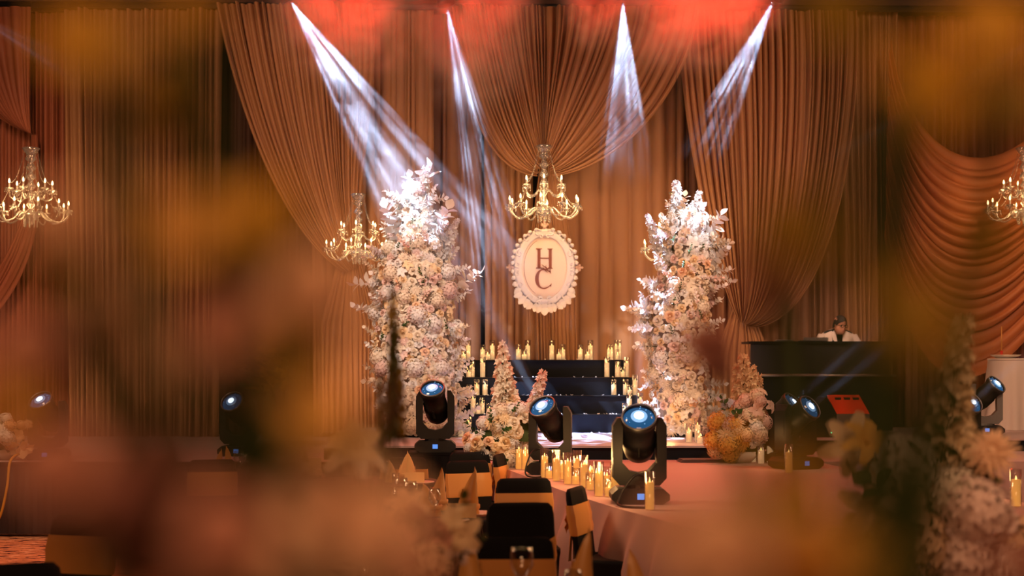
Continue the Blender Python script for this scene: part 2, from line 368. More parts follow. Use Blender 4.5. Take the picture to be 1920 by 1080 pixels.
# runway
RL = [(-0.35, 15.2), (-0.04, 14.1), (0.33, 12.06), (0.77, 10.16), (1.3, 8.6), (2.1, 6.6)]
RR = [(4.6, 6.6), (3.9, 10.4), (3.45, 13.2), (3.25, 15.2)]
def densify(pl, st=0.02):
    out = []
    for (a, b2) in zip(pl, pl[1:]):
        L = math.hypot(b2[0]-a[0], b2[1]-a[1]); n = max(1, int(L/st))
        for i in range(n): out.append((a[0]+(b2[0]-a[0])*i/n, a[1]+(b2[1]-a[1])*i/n))
    out.append(pl[-1]); return out
def smooth_pl(pl, it=2):
    for _ in range(it):
        q = [pl[0]]
        for a, b2 in zip(pl, pl[1:]):
            q += [(a[0]*.75+b2[0]*.25, a[1]*.75+b2[1]*.25), (a[0]*.25+b2[0]*.75, a[1]*.25+b2[1]*.75)]
        q.append(pl[-1]); pl = q
    return pl
def skirt(pl, z0, z1, amp=0.03, per=0.16, seed=1, side=-1, flare=0.05, st=0.022, rnd=0.5):
    rr = random.Random(seed); pts = densify(pl, st); rows = []
    fr = [rr.uniform(0.6, 1.4) for _ in range(12)]; ph = [rr.uniform(0, 6) for _ in range(12)]
    d = 0; dist = [0]
    for a, b2 in zip(pts, pts[1:]): d += math.hypot(b2[0]-a[0], b2[1]-a[1]); dist.append(d)
    nz = 8
    for iz in range(nz+1):
        t = iz/nz; z = z1 + (z0-z1)*t; row = []
        for i, (x, y) in enumerate(pts):
            a = pts[max(i-1, 0)]; b2 = pts[min(i+1, len(pts)-1)]
            tx, ty = b2[0]-a[0], b2[1]-a[1]; L = math.hypot(tx, ty) or 1
            nx, ny = side*ty/L, -side*tx/L
            w_ = sum(math.sin(dist[i]*2*PI/per*fr[k]+ph[k])*(1 if k < 2 else rnd/(k)) for k in range(5))/2
            off = 0.006 + (amp*(w_+1) + flare*0.5)*min(1, t*2.2)
            row.append((x+nx*off, y+ny*off, z))
        rows.append(row)
    return MB().grid(rows)
rl = smooth_pl(RL)
rw = thing('runway', 'cloth covered runway running from the stage towards the guests, candles along it', 'runway', (0, 0, 0))
put('runway_top', MB().slab([p for p in rl] + RR, 0.02, STZ).data('runway_top', 'cloth', False), rw)
put('runway_skirt', skirt(rl, 0.02, STZ+0.002, 0.045, 0.42, 3, side=1, flare=0.12).data('runway_skirt', 'cloth'), rw)
put('runway_skirt', skirt([RL[-1]] + [RR[0]], 0.02, STZ+0.002, 0.045, 0.42, 5, side=1, flare=0.1).data('runway_skirt', 'cloth'), rw)
sk = thing('stage_skirt', 'black pleated satin skirt hanging along the left front edge of the stage', 'skirt', (0,0,0))
put('pleated_cloth', skirt([(-8.2, 15.2), (-0.4, 15.2)], 0.03, STZ-0.01, 0.02, 0.11, 8, side=1, flare=0.02).data('pleated_cloth', mat('black_satin', (0.02, 0.018, 0.025), 0.35, sheen=0.3, spec=0.6)), sk)
put('skirt_trim', MB().box(-8.2, -0.4, 15.17, 15.195, STZ-0.05, STZ-0.005).data('skirt_trim', 'black', False), sk)

# ------------------------------------------------------------------ drapes
def drape(name, label, thread, nf, amp, matn, nv=40, seed=1, per=9, thick=None, tail=None):
    """thread(u,t) -> (x, z, y); nf folds, each fold a rounded lobe towards the hall with a sharp valley"""
    rr = random.Random(seed)
    wd = [rr.uniform(0.45, 1.2) for _ in range(nf)]; S = sum(wd); am = [rr.uniform(0.35, 1.15) for _ in range(nf)]
    us = []; u0 = 0
    for k in range(nf):
        for j in range(per):
            q = j/per; us.append((u0 + wd[k]/S*q, am[k]*math.sin(PI*q)**0.6, k))
        u0 += wd[k]/S
    us.append((1.0, 0.0, nf-1)); rows = []
    wob = [rr.uniform(0, 6.28) for _ in range(nf)]
    for i in range(nv+1):
        t = i/nv; row = []
        for u, a, k in us:
            x, z, y = thread(u, t)
            A = amp(t) if callable(amp) else amp
            w_ = 1 + 0.25*math.sin(t*5+wob[k])
            row.append((x + 0.012*math.sin(t*4+wob[k]), y - A*a*w_, z))
        rows.append(row)
    o = put(name, MB().grid(rows).data(name, matn))
    return tag(o, label, 'curtain')
CY = 20.3
def straight(x0, x1, y, ztop, zbot=STZ, x0b=None, x1b=None):
    x0b = x0 if x0b is None else x0b; x1b = x1 if x1b is None else x1b
    def f(u, t): return (x0+(x1-x0)*u + ((x0b-x0)+(x1b-x1-(x0b-x0))*u)*t, ztop+(zbot-ztop)*t, y)
    return f
def zt(py, Y=CY): return P(0, py, Y).z
ZT = zt(14)
def SX(px, Y=CY): return PX(px, Y)
drape('curtain', 'dark russet drape hanging straight at the far left edge behind the chandelier', straight(SX(-60), SX(125), 20.7, ZT), 18, 0.14, 'drape_red', 14, 11)
drape('curtain', 'wide brown pleated drape hanging straight between left chandelier and dark gap', straight(SX(122, 20.5), SX(418, 20.5), 20.5, ZT, STZ, SX(130, 20.5), SX(410, 20.5)), 26, 0.17, 'drape', 14, 12)
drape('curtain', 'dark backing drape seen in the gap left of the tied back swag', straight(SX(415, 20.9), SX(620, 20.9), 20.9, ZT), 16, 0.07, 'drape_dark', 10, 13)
drape('curtain', 'flat tan drape hanging straight behind the left flower tower', straight(SX(585, 20.45), SX(812, 20.45), 20.45, ZT, STZ), 16, 0.06, 'drape', 14, 14)
drape('curtain', 'brown drape between left flower tower and monogram sign', straight(SX(800, 20.75), SX(903, 20.75), 20.75, ZT, STZ), 5, 0.08, 'drape_back', 12, 15)
drape('curtain', 'brown drape with broad folds just left of the monogram sign', straight(SX(908, 20.7), SX(998, 20.7), 20.7, ZT, STZ), 6, 0.12, 'drape', 12, 16)
drape('curtain', 'smooth tan drape with few broad folds right of the monogram sign', straight(SX(1013, 20.7), SX(1285, 20.7), 20.7, ZT, STZ), 9, 0.10, 'drape', 14, 17)
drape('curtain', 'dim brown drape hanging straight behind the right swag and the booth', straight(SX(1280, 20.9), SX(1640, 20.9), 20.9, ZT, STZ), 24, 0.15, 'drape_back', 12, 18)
drape('curtain', 'narrow brown pleated drape hanging straight right of the person at the booth', straight(SX(1572, 20.6), SX(1680, 20.6), 20.6, ZT, STZ, SX(1590, 20.6), SX(1672, 20.6)), 10, 0.15, 'drape', 14, 19)
drape('curtain', 'dark russet drape hanging straight at the far right behind the white table', straight(SX(1670, 20.9), SX(2000, 20.9), 20.9, ZT, STZ), 18, 0.15, 'drape_red', 12, 20)

def swag(p_top0, p_top1, ctrlL, ctrlR, gL, gR, Y, zoff=0.0):
    """threads from the top pipe to a gather; pixels on the plane Y"""
    def f(u, t):
        a = (p_top0[0]+(p_top1[0]-p_top0[0])*u, p_top0[1]+(p_top1[1]-p_top0[1])*u)
        c1 = tuple(ctrlL[0][i]+(ctrlR[0][i]-ctrlL[0][i])*u for i in (0, 1))
        c2 = tuple(ctrlL[1][i]+(ctrlR[1][i]-ctrlL[1][i])*u for i in (0, 1))
        e = tuple(gL[i]+(gR[i]-gL[i])*u for i in (0, 1))
        x, y = bez3(a, c1, c2, e, t); q = P(x, y, Y)
        return (q.x, q.z, Y + zoff*math.sin(PI*u))
    return f
# centre swag: fan of folds gathered behind the chandelier
GX = 1020
def centre(u, t):
    s = 2*u-1; k = abs(s); R_ = s > 0
    p0 = (GX + k*(290 if R_ else -172), 14)
    e = (GX + (14 if R_ else -14)*k, 292 + 40*k)
    c1 = (GX + k*(262 if R_ else -150), 100 + (95 if R_ else 80)*k*k)
    q_ = k**1.5
    c2 = (GX + (135 if R_ else -118)*q_, 215 + 110*k**1.1)
    x, y = bez3(p0, c1, c2, e, t)
    q = P(x, y, 20.1); return (q.x, q.z, 20.12 - 0.30*math.sin(PI*min(1, t*1.02))*(1-0.5*k) - 0.10*k)
drape('curtain_swag', 'central swag of fanned folds gathered behind the middle chandelier', centre, 42, lambda t: 0.16*(1-0.72*t)+0.008, 'drape', 60, 31, per=9)
drape('curtain_tail', 'gathered tail of the central swag falling behind the monogram sign', lambda u, t: (PX(1028+12*t+(u-.5)*(26+66*min(1, t*2.2)), 20.2), zt(270+(808-270)*t, 20.2), 20.28), 16, lambda t: 0.03+0.05*t, 'drape', 26, 32)
# left swag swept towards its tie
def leftsw(u, t):
    a = (405+u*(700-405), 8); g = (648+u*22, 512-u*14)
    c1 = (432+u*(720-432), 160+u*40); c2 = (520+u*(668-520), 440-u*120)
    x, y = bez3(a, c1, c2, g, t); q = P(x, y, 20.2); return (q.x, q.z, 20.22 - 0.12*math.sin(PI*t))
drape('curtain_swag', 'tied back swag sweeping down right beside the left flower tower', leftsw, 26, lambda t: 0.15*(1-0.7*t)+0.008, 'drape', 48, 33)
drape('curtain_tail', 'tail of the left swag falling straight from its tie', lambda u, t: (PX(655+(u-.5)*(30+80*min(1, t*2.5)), 20.25), zt(470+(812-470)*t, 20.25), 20.28), 12, lambda t: 0.03+0.05*t, 'drape', 20, 34)
def rightsw(u, t):
    a = (1268+u*(1608-1268), 22); g = (1385+u*20, 600+u*14)
    c1 = (1275+u*(1618-1275), 250-u*30); c2 = (1322+u*(1560-1322), 470+u*150)
    x, y = bez3(a, c1, c2, g, t); q = P(x, y, 20.2); return (q.x, q.z, 20.22 - 0.12*math.sin(PI*t))
drape('curtain_swag', 'tied back swag of long folds right of the right flower tower', rightsw, 30, lambda t: 0.16*(1-0.7*t)+0.008, 'drape', 48, 35)
drape('curtain_tail', 'tail of the right swag falling behind the right flower tower', lambda u, t: (PX(1392+(u-.5)*(30+80*min(1, t*2.5)), 20.25), zt(570+(812-570)*t, 20.25), 20.28), 12, lambda t: 0.03+0.05*t, 'drape', 16, 36)
# far right big sagging swag
def farright(u, t):
    e0 = (1650+60*u*0, 120+u*330); a = (1672-10*u, 60+u*380); g = (2080, 40+u*330)
    c1 = (1690+u*30, 330+u*520); c2 = (1900, 430+u*330)
    x, y = bez3(a, c1, c2, g, t); q = P(x, y, 20.1); return (q.x, q.z, 20.2 - 0.25*math.sin(PI*t))
drape('curtain_swag', 'large sagging swag with curved folds at the far right above the white table', farright, 19, 0.10, mat('drape_orange_lit', (0.42, 0.13, 0.05), 0.5, sheen=0.5), 48, 37)  # orange light on this swag is put into its cloth colour
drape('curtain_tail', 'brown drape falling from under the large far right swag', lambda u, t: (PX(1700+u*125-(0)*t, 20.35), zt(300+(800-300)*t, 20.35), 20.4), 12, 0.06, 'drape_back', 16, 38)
def farleft(u, t):
    a = (-160+u*215, 10); g = (62-u*6, 250+u*4); c1 = (-120+u*180, 110); c2 = (-20+u*70, 240)
    x, y = bez3(a, c1, c2, g, t); q = P(x, y, 20.2); return (q.x, q.z, 20.3 - 0.12*math.sin(PI*t))
drape('curtain_swag', 'russet swag gathered behind the far left chandelier', farleft, 14, lambda t: 0.06*(1-0.6*t)+0.006, 'drape_red', 30, 39)
def farleft2(u, t):
    a = (54+u*10, 250); g = (-120+u*90, 640-u*30); c1 = (62+u*10, 380); c2 = (20+u*60, 500)
    x, y = bez3(a, c1, c2, g, t); q = P(x, y, 20.2); return (q.x, q.z, 20.3)
drape('curtain_tail', 'tail of the far left swag curving away below the chandelier', farleft2, 6, 0.04, 'drape_red', 24, 40)
# dark gaps between drapes, their shade put in as black strips
tag(put('gap_shade_strip', MB().box(SX(902, 20.95), SX(910, 20.95), 20.93, 20.95, STZ, ZT).data('gap_shade_strip', 'black', False)), 'thin black strip added as shade in the gap between drapes left of the sign', 'shade_strip', kind='structure')
tag(put('gap_shade_strip', MB().box(SX(994, 20.8), SX(1016, 20.8), 20.78, 20.8, STZ, ZT).data('gap_shade_strip', 'black', False)), 'black strip added as shade in the gap between drapes behind the sign', 'shade_strip', kind='structure')
# pipe and valance that carry the drapes
pr = thing('drape_rail', 'dark rail along the top of the drapes just under the upper edge', 'rail', (0, 0, 0))
put('pipe', MB().tube([(-8.5, 20.35, ZT+0.06), (8.5, 20.35, ZT-0.02)], 0.05, 8).data('pipe', 'blackplastic'), pr)
put('valance', MB().box(-8.5, 8.5, 20.5, 20.55, ZT, 8.1).data('valance', mat('valance_cloth', (0.06, 0.03, 0.025), 0.8), False), pr)

# ------------------------------------------------------------------ flower heads (unit radius, facing +Z)
def petal(mb, ang, r0, r1, z0, z1, wid, curl=0.3, mi=0, n=3):
    ca, sa = math.cos(ang), math.sin(ang); rows = []
    for i in range(n+1):
        t = i/n; r = r0+(r1-r0)*t; z = z0+(z1-z0)*t**0.8 - curl*max(0, t-0.6)**2*2; row = []
        wd = wid*(math.sin(PI*min(1, (0.15+0.75*t)))**0.7)
        for j in (-1, 0, 1):
            rr = r - abs(j)*wd*0.15; zz = z + abs(j)*wd*0.28
            row.append((ca*rr - sa*j*wd, sa*rr + ca*j*wd, zz))
        rows.append(row)
    mb.grid(rows, mi)
def rose_mb(seed, full=True):
    r = random.Random(seed); mb = MB()
    mb.lathe([(0.05, 0.1), (0.2, 0.35), (0.13, 0.62), (0.04, 0.66)], 7, 1)
    for ring, (n, r1, z1, wd, cu) in enumerate(((3, 0.22, 0.68, 0.24, 0), (4, 0.38, 0.62, 0.30, 0.2), (5, 0.60, 0.50, 0.36, 0.5), (6, 0.86, 0.30, 0.42, 0.9))):
        for k in range(n):
            petal(mb, 2*PI*k/n + ring*0.7 + r.uniform(-.15, .15), 0.06+0.05*ring, r1*r.uniform(.92, 1.1), 0.05, z1*r.uniform(.9, 1.1), wd, cu, 1 if ring < 2 else 0)
    return mb
def hyd_mb(seed, n=84):
    r = random.Random(seed); mb = MB(); mb.sphere((0, 0, 0.05), 0.66, 10, 6)
    for k in range(n):
        z = 1 - (k+0.5)/n*1.7; a = k*2.39996; q = math.sqrt(max(0, 1-z*z)); rr = r.uniform(0.84, 1.0)
        N = Vector((q*math.cos(a), q*math.sin(a), z)); c0 = N*rr; T = N.cross(Vector((0.1, 0.2, 1))).normalized(); B = N.cross(T); sp = r.uniform(0, 1.5)
        for i in range(4):
            w1 = sp + i*PI/2; d = T*math.cos(w1)+B*math.sin(w1); e = T*math.cos(w1+PI/2)+B*math.sin(w1+PI/2)
            mb.add([c0, c0+d*.11-e*.075+N*.05, c0+d*.23+N*.02, c0+d*.11+e*.075+N*.05], [(0, 1, 2, 3)], 0)
    return mb
def mum_mb(seed, layers=((9, .35, .62), (13, .62, .55), (16, .88, .36), (18, 1.0, .12))):
    r = random.Random(seed); mb = MB(); mb.sphere((0, 0, .15), .3, 8, 5, 1)
    for i, (n, rr, zz) in enumerate(layers):
        for k in range(n):
            petal(mb, 2*PI*k/n+i*.37+r.uniform(-.1, .1), .08, rr*r.uniform(.88, 1.08), .1, zz, .085, .5, 0, 2)
    return mb
def open_mb(seed, n=5, wd=.36):
    r = random.Random(seed); mb = MB(); mb.sphere((0, 0, .12), .12, 6, 4, 1)
    for k in range(n): petal(mb, 2*PI*k/n+r.uniform(-.1, .1), .05, 1.0*r.uniform(.9, 1.1), .05, .32, wd, 1.0, 0, 3)
    return mb
def leaf(mb, base, d, n, L, W, mi=0, droop=0.15):
    d = Vector(d).normalized(); n = Vector(n); s = d.cross(n)
    if s.length < 1e-3: s = d.cross(Vector((0.3, 0.9, 0.1)))
    s.normalize(); n = s.cross(d).normalized(); rows = []
    for i, (t, w_) in enumerate(((0, .08), (.25, .75), (.55, 1.0), (.82, .55), (1, .04))):
        c0 = Vector(base)+d*L*t - n*(L*droop*t*t)
        rows.append([c0-s*W*w_*.5+n*W*w_*.12, c0, c0+s*W*w_*.5+n*W*w_*.12])
    mb.grid(rows, mi)
def spray_mb(seed, n=12, lw=.20, ll=.26, bend=.25):    # leafy branch of unit length along +Z
    r = random.Random(seed); mb = MB(); pts = [Vector((bend*math.sin(t*1.4)*t, bend*.3*t*t, t)) for t in [i/6 for i in range(7)]]
    mb.tube(pts, [.018*(1-.7*i/6) for i in range(7)], 4, 1)
    for k in range(n):
        t = .18+.8*k/n; i = min(5, int(t*6)); p = pts[i].lerp(pts[i+1], t*6-i); a = k*2.4
        d = Vector((math.cos(a), math.sin(a), .7)); leaf(mb, p, d, Vector((r.uniform(-.5, .5), r.uniform(-.5, .5), 1)), ll*r.uniform(.75, 1.15)*(1.1-.4*t), lw*r.uniform(.8, 1.1)*(1.1-.4*t))
    leaf(mb, pts[-1], (.1, 0, 1), (1, 0, 0), ll*.7, lw*.7)
    return mb
def spike_mb(seed, n=54, r0=.085):       # flower spike of unit length along +Z
    r = random.Random(seed); mb = MB(); mb.tube([(0, 0, 0), (.01, 0, .5), (.0, .01, 1.0)], [.02, .015, .006], 5, 1)
    for k in range(n):
        t = (k+.5)/n; a = k*2.39996; z = .12+.86*t; rr = r0*(1-.78*t)+.012; fs = (.098*(1-.60*t))
        N = Vector((math.cos(a), math.sin(a), .45)).normalized(); rr *= r.uniform(.6, 1.5); fs *= r.uniform(.8, 1.25); c0 = Vector((math.cos(a)*rr, math.sin(a)*rr, z+r.uniform(-.015, .015)))
        T = N.cross(Vector((0, 0, 1))).normalized(); B = N.cross(T); sp = r.uniform(0, 1.5)
        for i in range(5):
            w1 = sp+i*2*PI/5; d = T*math.cos(w1)+B*math.sin(w1); e = T*-math.sin(w1)+B*math.cos(w1)
            mb.add([c0-N*fs*.3, c0+d*fs*.6-e*fs*.36+N*fs*.5, c0+d*fs*1.15+N*fs*.55, c0+d*fs*.6+e*fs*.36+N*fs*.5], [(0, 1, 2, 3)], 0)
    return mb
BANK = {}
def bank(kind, colr, seed=0):
    k = (kind, colr, seed)
    if k not in BANK:
        fn = {'rose': rose_mb, 'hyd': hyd_mb, 'mum': mum_mb, 'open': open_mb, 'spray': spray_mb, 'spike': spike_mb, 'bud': lambda s: spike_mb(s, 26, .022),
              'lily': lambda s: open_mb(s, 6, .26), 'wide': lambda s: spray_mb(s, 15, .32, .34, .4)}[kind]
        inner = {'p_peach': 'p_peach', 'p_ivory': 'p_ivory', 'p_cream': 'p_cream', 'p_white': 'p_white', 'p_blush': 'p_blush', 'p_gold': 'p_gold'}.get(colr, colr)
        if kind in ('spray', 'wide', 'spike', 'bud'): inner = 'stem' if colr not in ('p_white',) else 'p_white'
        BANK[k] = fn(seed+11).data(kind, [colr, inner])
    return BANK[k]
NAMES = {'bud': 'bud_stem', 'rose': 'rose', 'hyd': 'hydrangea', 'mum': 'chrysanthemum', 'open': 'blossom', 'spray': 'leaf_spray', 'wide': 'leaf_spray', 'spike': 'flower_spike', 'lily': 'lily'}
def bloom(root, kind, colr, wloc, n, size, seed=None, spin=None):
    s = R.randrange(3) if seed is None else seed
    o = put(NAMES[kind], bank(kind, colr, s), root, Vector(wloc)-root.location, q_to(n, R.uniform(0, 6.28) if spin is None else spin), (size*.5, size*.5, size) if kind == 'bud' else size)
    return o

# ------------------------------------------------------------------ flower towers
def tower(label, outline, Y, nbl, cool_top, extras, seed, base_px):
    rr = random.Random(seed)
    ys = [o[0] for o in outline]
    def at(py):
        for a, b2 in zip(outline, outline[1:]):
            if a[0] <= py <= b2[0]:
                t = (py-a[0])/(b2[0]-a[0]); return a[1]+(b2[1]-a[1])*t, a[2]+(b2[2]-a[2])*t
        return outline[-1][1:]
    zb = PLZ
    root = thing('flower_tower', label, 'flower arrangement', (PX(base_px, Y), Y, zb))
    # core of moss and chicken wire
    rows = []
    for py in range(int(ys[0])+30, int(ys[-1])+1, 20):
        l, r_ = at(py); cx = (l+r_)/2; hw = max(6, (r_-l)/2-24); row = []
        for k in range(13):
            a = 2*PI*k/12; q = P(cx+hw*math.cos(a), py, Y); row.append((q.x-root.location.x, math.sin(a)*min(.42, hw*Y/F), max(q.z, zb+.01)-zb))
        rows.append(row)
    put('moss_core', MB().grid(rows).data('moss_core', mat('moss_and_white_leaves', (0.42, 0.34, 0.28), 0.9, vary=0.5, vscale=14)), root)
    put('base_plate', MB().lathe([(0.32, 0.0), (0.32, 0.02), (0.03, 0.03), (0.03, 0.5)], 16).data('base_plate', 'blackplastic'), root)
    pos = []; tries = 0
    while len(pos) < nbl and tries < 20000:
        tries += 1
        py = rr.uniform(ys[0]+38, ys[-1]); l, r_ = at(py)
        if rr.random() > (r_-l)/200: continue
        th = rr.uniform(-1.45, 1.45); cx, hw = (l+r_)/2, (r_-l)/2-14; px = cx+hw*math.sin(th)
        sz = rr.choice((.060, .068, .078, .105))
        if any((px-q[0])**2+(py-q[1])**2 < ((sz+q[3])*F/Y*.60)**2 for q in pos): continue
        pos.append((px, py, th, sz))
    for px, py, th, sz in pos:
        l, r_ = at(py); hw = ((r_-l)/2-14)*Y/F; dep = -math.cos(th)*min(.45, hw*1.0)
        w0 = P(px, py, Y); wl = Vector((w0.x, Y+dep, max(w0.z, zb+.08)))
        wl.x = (px-960)*(Y)/F
        n = Vector((math.sin(th), -math.cos(th)-.1, rr.uniform(-.15, .45)))
        f = (py-ys[0])/(ys[-1]-ys[0])
        if sz >= .1: k, cl = 'hyd', rr.choice(('p_white', 'p_ivory', 'p_ivory', 'p_blush'))
        elif f < .3: k, cl = rr.choice(('open', 'mum', 'rose')), rr.choice(('p_white', 'p_white', 'p_ivory'))
        else:
            k = rr.choice(('rose', 'rose', 'rose', 'open', 'mum'))
            cl = rr.choice(('p_white', 'p_ivory', 'p_ivory', 'p_cream', 'p_blush', 'p_peach' if k == 'rose' and rr.random() < .35 else 'p_ivory'))
        bloom(root, k, cl, wl, n, sz*1.12*rr.uniform(.9, 1.1), rr.randrange(3))
    # fans of white foliage breaking the outline
    for py in range(int(ys[0])+60, int(ys[-1])-20, 17):
        for sd in (-1, 1):
            if rr.random() < .12: continue
            l, r_ = at(py+rr.uniform(-6, 6)); px = l+12 if sd < 0 else r_-12
            w0 = P(px, py, Y); L = rr.uniform(.20, .30)
            bloom(root, 'wide', rr.choice(('p_white', 'p_white', 'p_ivory')), (w0.x-sd*L*.45, Y-rr.uniform(.0, .25), max(w0.z, zb+.15)), (sd*rr.uniform(.6, 1), -rr.uniform(.0, .5), rr.uniform(-.1, .9)), L, rr.randrange(3))
    for k in range(26):     # sprays laid over the face
        py = rr.uniform(ys[0]+60, ys[-1]-30); l, r_ = at(py); px = rr.uniform(l+30, r_-30) if r_-l > 70 else (l+r_)/2
        w0 = P(px, py, Y); bloom(root, 'spray', rr.choice(('p_white', 'p_ivory', 'p_blush')), (w0.x, Y-.42*min(1, (r_-l)/130), max(w0.z, zb+.1)), (rr.uniform(-1, 1), -.5, rr.uniform(-.2, 1)), rr.uniform(.16, .24), rr.randrange(3))
    for k in range(9):
        py = rr.uniform(ys[0]+70, ys[0]+330); l, r_ = at(py); px = rr.uniform(l+20, r_-20)
        w0 = P(px, py, Y); bloom(root, 'spray', 'green', (w0.x, Y-.44*min(1, (r_-l)/150), w0.z), (rr.uniform(-.6, .6), -.6, .8), .13, rr.randrange(3))
    for kind, cl, px, py, ex, ey, dy in extras:
        a = P(px, py, Y+dy); e = P(ex, ey, Y+dy*1.2); bloom(root, kind, cl, a, e-a, (e-a).length, rr.randrange(3))
    return root
OL = [(318, 770, 792), (350, 750, 805), (385, 735, 822), (420, 728, 836), (450, 722, 838), (480, 705, 852), (520, 690, 866), (560, 694, 862), (610, 688, 868), (660, 690, 872), (710, 698, 878), (760, 706, 882), (818, 722, 882)]
OR = [(352, 1260, 1280), (385, 1248, 1306), (420, 1236, 1340), (460, 1230, 1352), (500, 1228, 1356), (545, 1208, 1348), (590, 1192, 1340), (640, 1200, 1340), (700, 1206, 1340), (760, 1208, 1342), (806, 1216, 1346)]
EXL = [('spike', 'p_white', 784, 420, 799, 312, -.05), ('wide', 'p_white', 772, 440, 765, 322, -.1), ('wide', 'p_white', 770, 400, 762, 330, 0), ('wide', 'p_white', 800, 470, 836, 392, -.1),
       ('wide', 'p_white', 755, 470, 728, 392, -.1), ('wide', 'p_white', 785, 440, 800, 360, .0), ('wide', 'p_white', 740, 530, 672, 512, -.1), ('spike', 'p_white', 820, 500, 858, 410, -.1),
       ('wide', 'p_white', 735, 480, 690, 470, -.1), ('wide', 'p_ivory', 830, 560, 874, 495, -.1), ('wide', 'p_white', 725, 600, 680, 560, -.1), ('wide', 'p_white', 780, 400, 778, 345, -.15)]
EXR = [('spike', 'p_white', 1272, 450, 1268, 338, -.05), ('spike', 'p_white', 1290, 450, 1312, 358, -.05), ('spike', 'p_white', 1245, 480, 1212, 402, -.1), ('wide', 'p_white', 1310, 470, 1362, 418, -.1),
       ('wide', 'p_white', 1300, 440, 1332, 398, -.1), ('wide', 'p_white', 1320, 510, 1364, 475, -.1), ('wide', 'p_white', 1268, 440, 1246, 372, 0), ('wide', 'p_white', 1240, 570, 1182, 560, -.1),
       ('wide', 'p_white', 1235, 590, 1190, 600, -.1), ('spike', 'p_cream', 1240, 600, 1172, 578, -.1), ('wide', 'p_white', 1320, 520, 1368, 510, -.1), ('wide', 'p_cream', 1275, 420, 1285, 370, -.1), ('spike', 'p_cream', 1262, 470, 1238, 400, -.15)]
tower('tall tower of white and peach flowers left of the steps', OL, 17.7, 300, .3, EXL, 5, 800)
tower('tall leaning tower of white and ivory flowers right of the steps', OR, 17.7, 260, .3, EXR, 9, 1280)

# ------------------------------------------------------------------ low arrangements at the foot of the steps
def arrangement(label, loc, blooms, core=(.25, .25, .25), name='flower_arrangement', pot=True, corem='green', group=None):
    root = thing(name, label, 'flower arrangement', loc, group=group)
    if core: put('foliage_core', MB().sphere((0, 0, core[2]), 1, 12, 7, 0, core[0], core[1], core[2]).data('foliage_core', 'stem'), root)
    if pot: put('bowl', MB().lathe([(.10, 0), (.16, .06), (.17, .12), (.15, .12)], 16).data('bowl', 'porcelain'), root)
    for kind, cl, wl, n, sz in blooms: bloom(root, kind, cl, wl, n, sz)
    return root
def fill(cpx, cpy, rx, ry, Y, n, kinds, cols, s0, s1, seed, dep=.28, tilt=.3):
    rr = random.Random(seed); out = []; pos = []
    for k in range(n*20):
        if len(out) >= n: break
        a = rr.uniform(0, 6.28); q = math.sqrt(rr.random()); px, py = cpx+rx*q*math.cos(a), cpy+ry*q*math.sin(a)
        sz = rr.uniform(s0, s1)
        if any((px-o[0])**2+(py-o[1])**2 < (.75*sz*F/Y)**2 for o in pos): continue
        pos.append((px, py)); d = dep*math.sqrt(1-q*q)
        out.append((rr.choice(kinds), rr.choice(cols), P(px, py, Y)+Vector((0, -d, 0)), (q*math.cos(a), -.8, -q*math.sin(a)+tilt), sz))
    return out
def line(kind, cl, px, py, ex, ey, Y, dy=0):
    a = P(px, py, Y); e = P(ex, ey, Y+dy); return (kind, cl, a, e-a, (e-a).length)
Y1 = 14.6
bl = [line('spike', 'p_ivory', 945, 780, 944, 640, Y1), line('spike', 'p_ivory', 940, 800, 954, 690, Y1, -.1),
      line('spike', 'p_blush', 990, 810, 1020, 693, Y1), line('spike', 'p_ivory', 985, 820, 1012, 715, Y1)]
bl += fill(955, 790, 50, 40, Y1, 22, ['hyd', 'mum', 'rose', 'rose'], ['p_cream', 'p_ivory', 'p_ivory', 'p_white'], .07, .10, 1)
bl += fill(930, 830, 55, 30, Y1, 22, ['rose', 'mum', 'rose', 'hyd'], ['p_cream', 'p_ivory', 'p_peach', 'p_white'], .06, .10, 2)
bl += fill(965, 855, 38, 28, Y1, 12, ['hyd', 'mum'], ['p_cream', 'p_ivory'], .08, .10, 3)
bl += [('spray', 'green', P(925, 800, Y1-.32), (-.4, -.6, .8), .2), ('spray', 'green', P(905, 815, Y1-.3), (-.8, -.5, .3), .22), ('spray', 'green', P(940, 812, Y1-.35), (.5, -.7, .5), .18), ('spray', 'green', P(960, 775, Y1-.3), (.3, -.7, .5), .15), ('spray', 'green', P(950, 860, Y1-.3), (-.3, -.7, -.3), .2)]
arrangement('low mound of cream blooms with tall pale flower spikes left of the middle spotlight', (P(955, 800, Y1).x, Y1, STZ), bl, (.30, .25, .26))
Y2 = 15.05
bl = [line('spike', 'p_cream', 1395, 800, 1395, 662, Y2), line('spike', 'p_cream', 1400, 800, 1412, 685, Y2, -.1), line('spike', 'p_cream', 1390, 800, 1382, 682, Y2, .1), line('spike', 'p_cream', 1410, 800, 1425, 700, Y2)]
bl += fill(1390, 800, 45, 38, Y2, 22, ['hyd', 'mum', 'rose'], ['p_cream', 'p_ivory', 'p_blush', 'p_white'], .07, .10, 4)
bl += fill(1365, 815, 38, 40, Y2, 13, ['hyd', 'mum'], ['p_gold', 'p_gold', 'p_cream'], .09, .12, 5)
bl += fill(1415, 760, 28, 28, Y2, 8, ['hyd', 'open'], ['p_ivory', 'p_blush'], .07, .09, 6)
bl += fill(1360, 755, 22, 12, Y2, 4, ['mum', 'open'], ['p_lilac'], .045, .055, 7, dep=.1)
bl += [line('spray', 'green', 1375, 790, 1358, 742, Y2, -.1), line('spray', 'green', 1395, 790, 1385, 760, Y2, -.3)]
arrangement('low mound of golden and blush blooms with a cream spike beside the right platform corner', (P(1390, 800, Y2).x, Y2, STZ), bl, (.28, .15, .26))
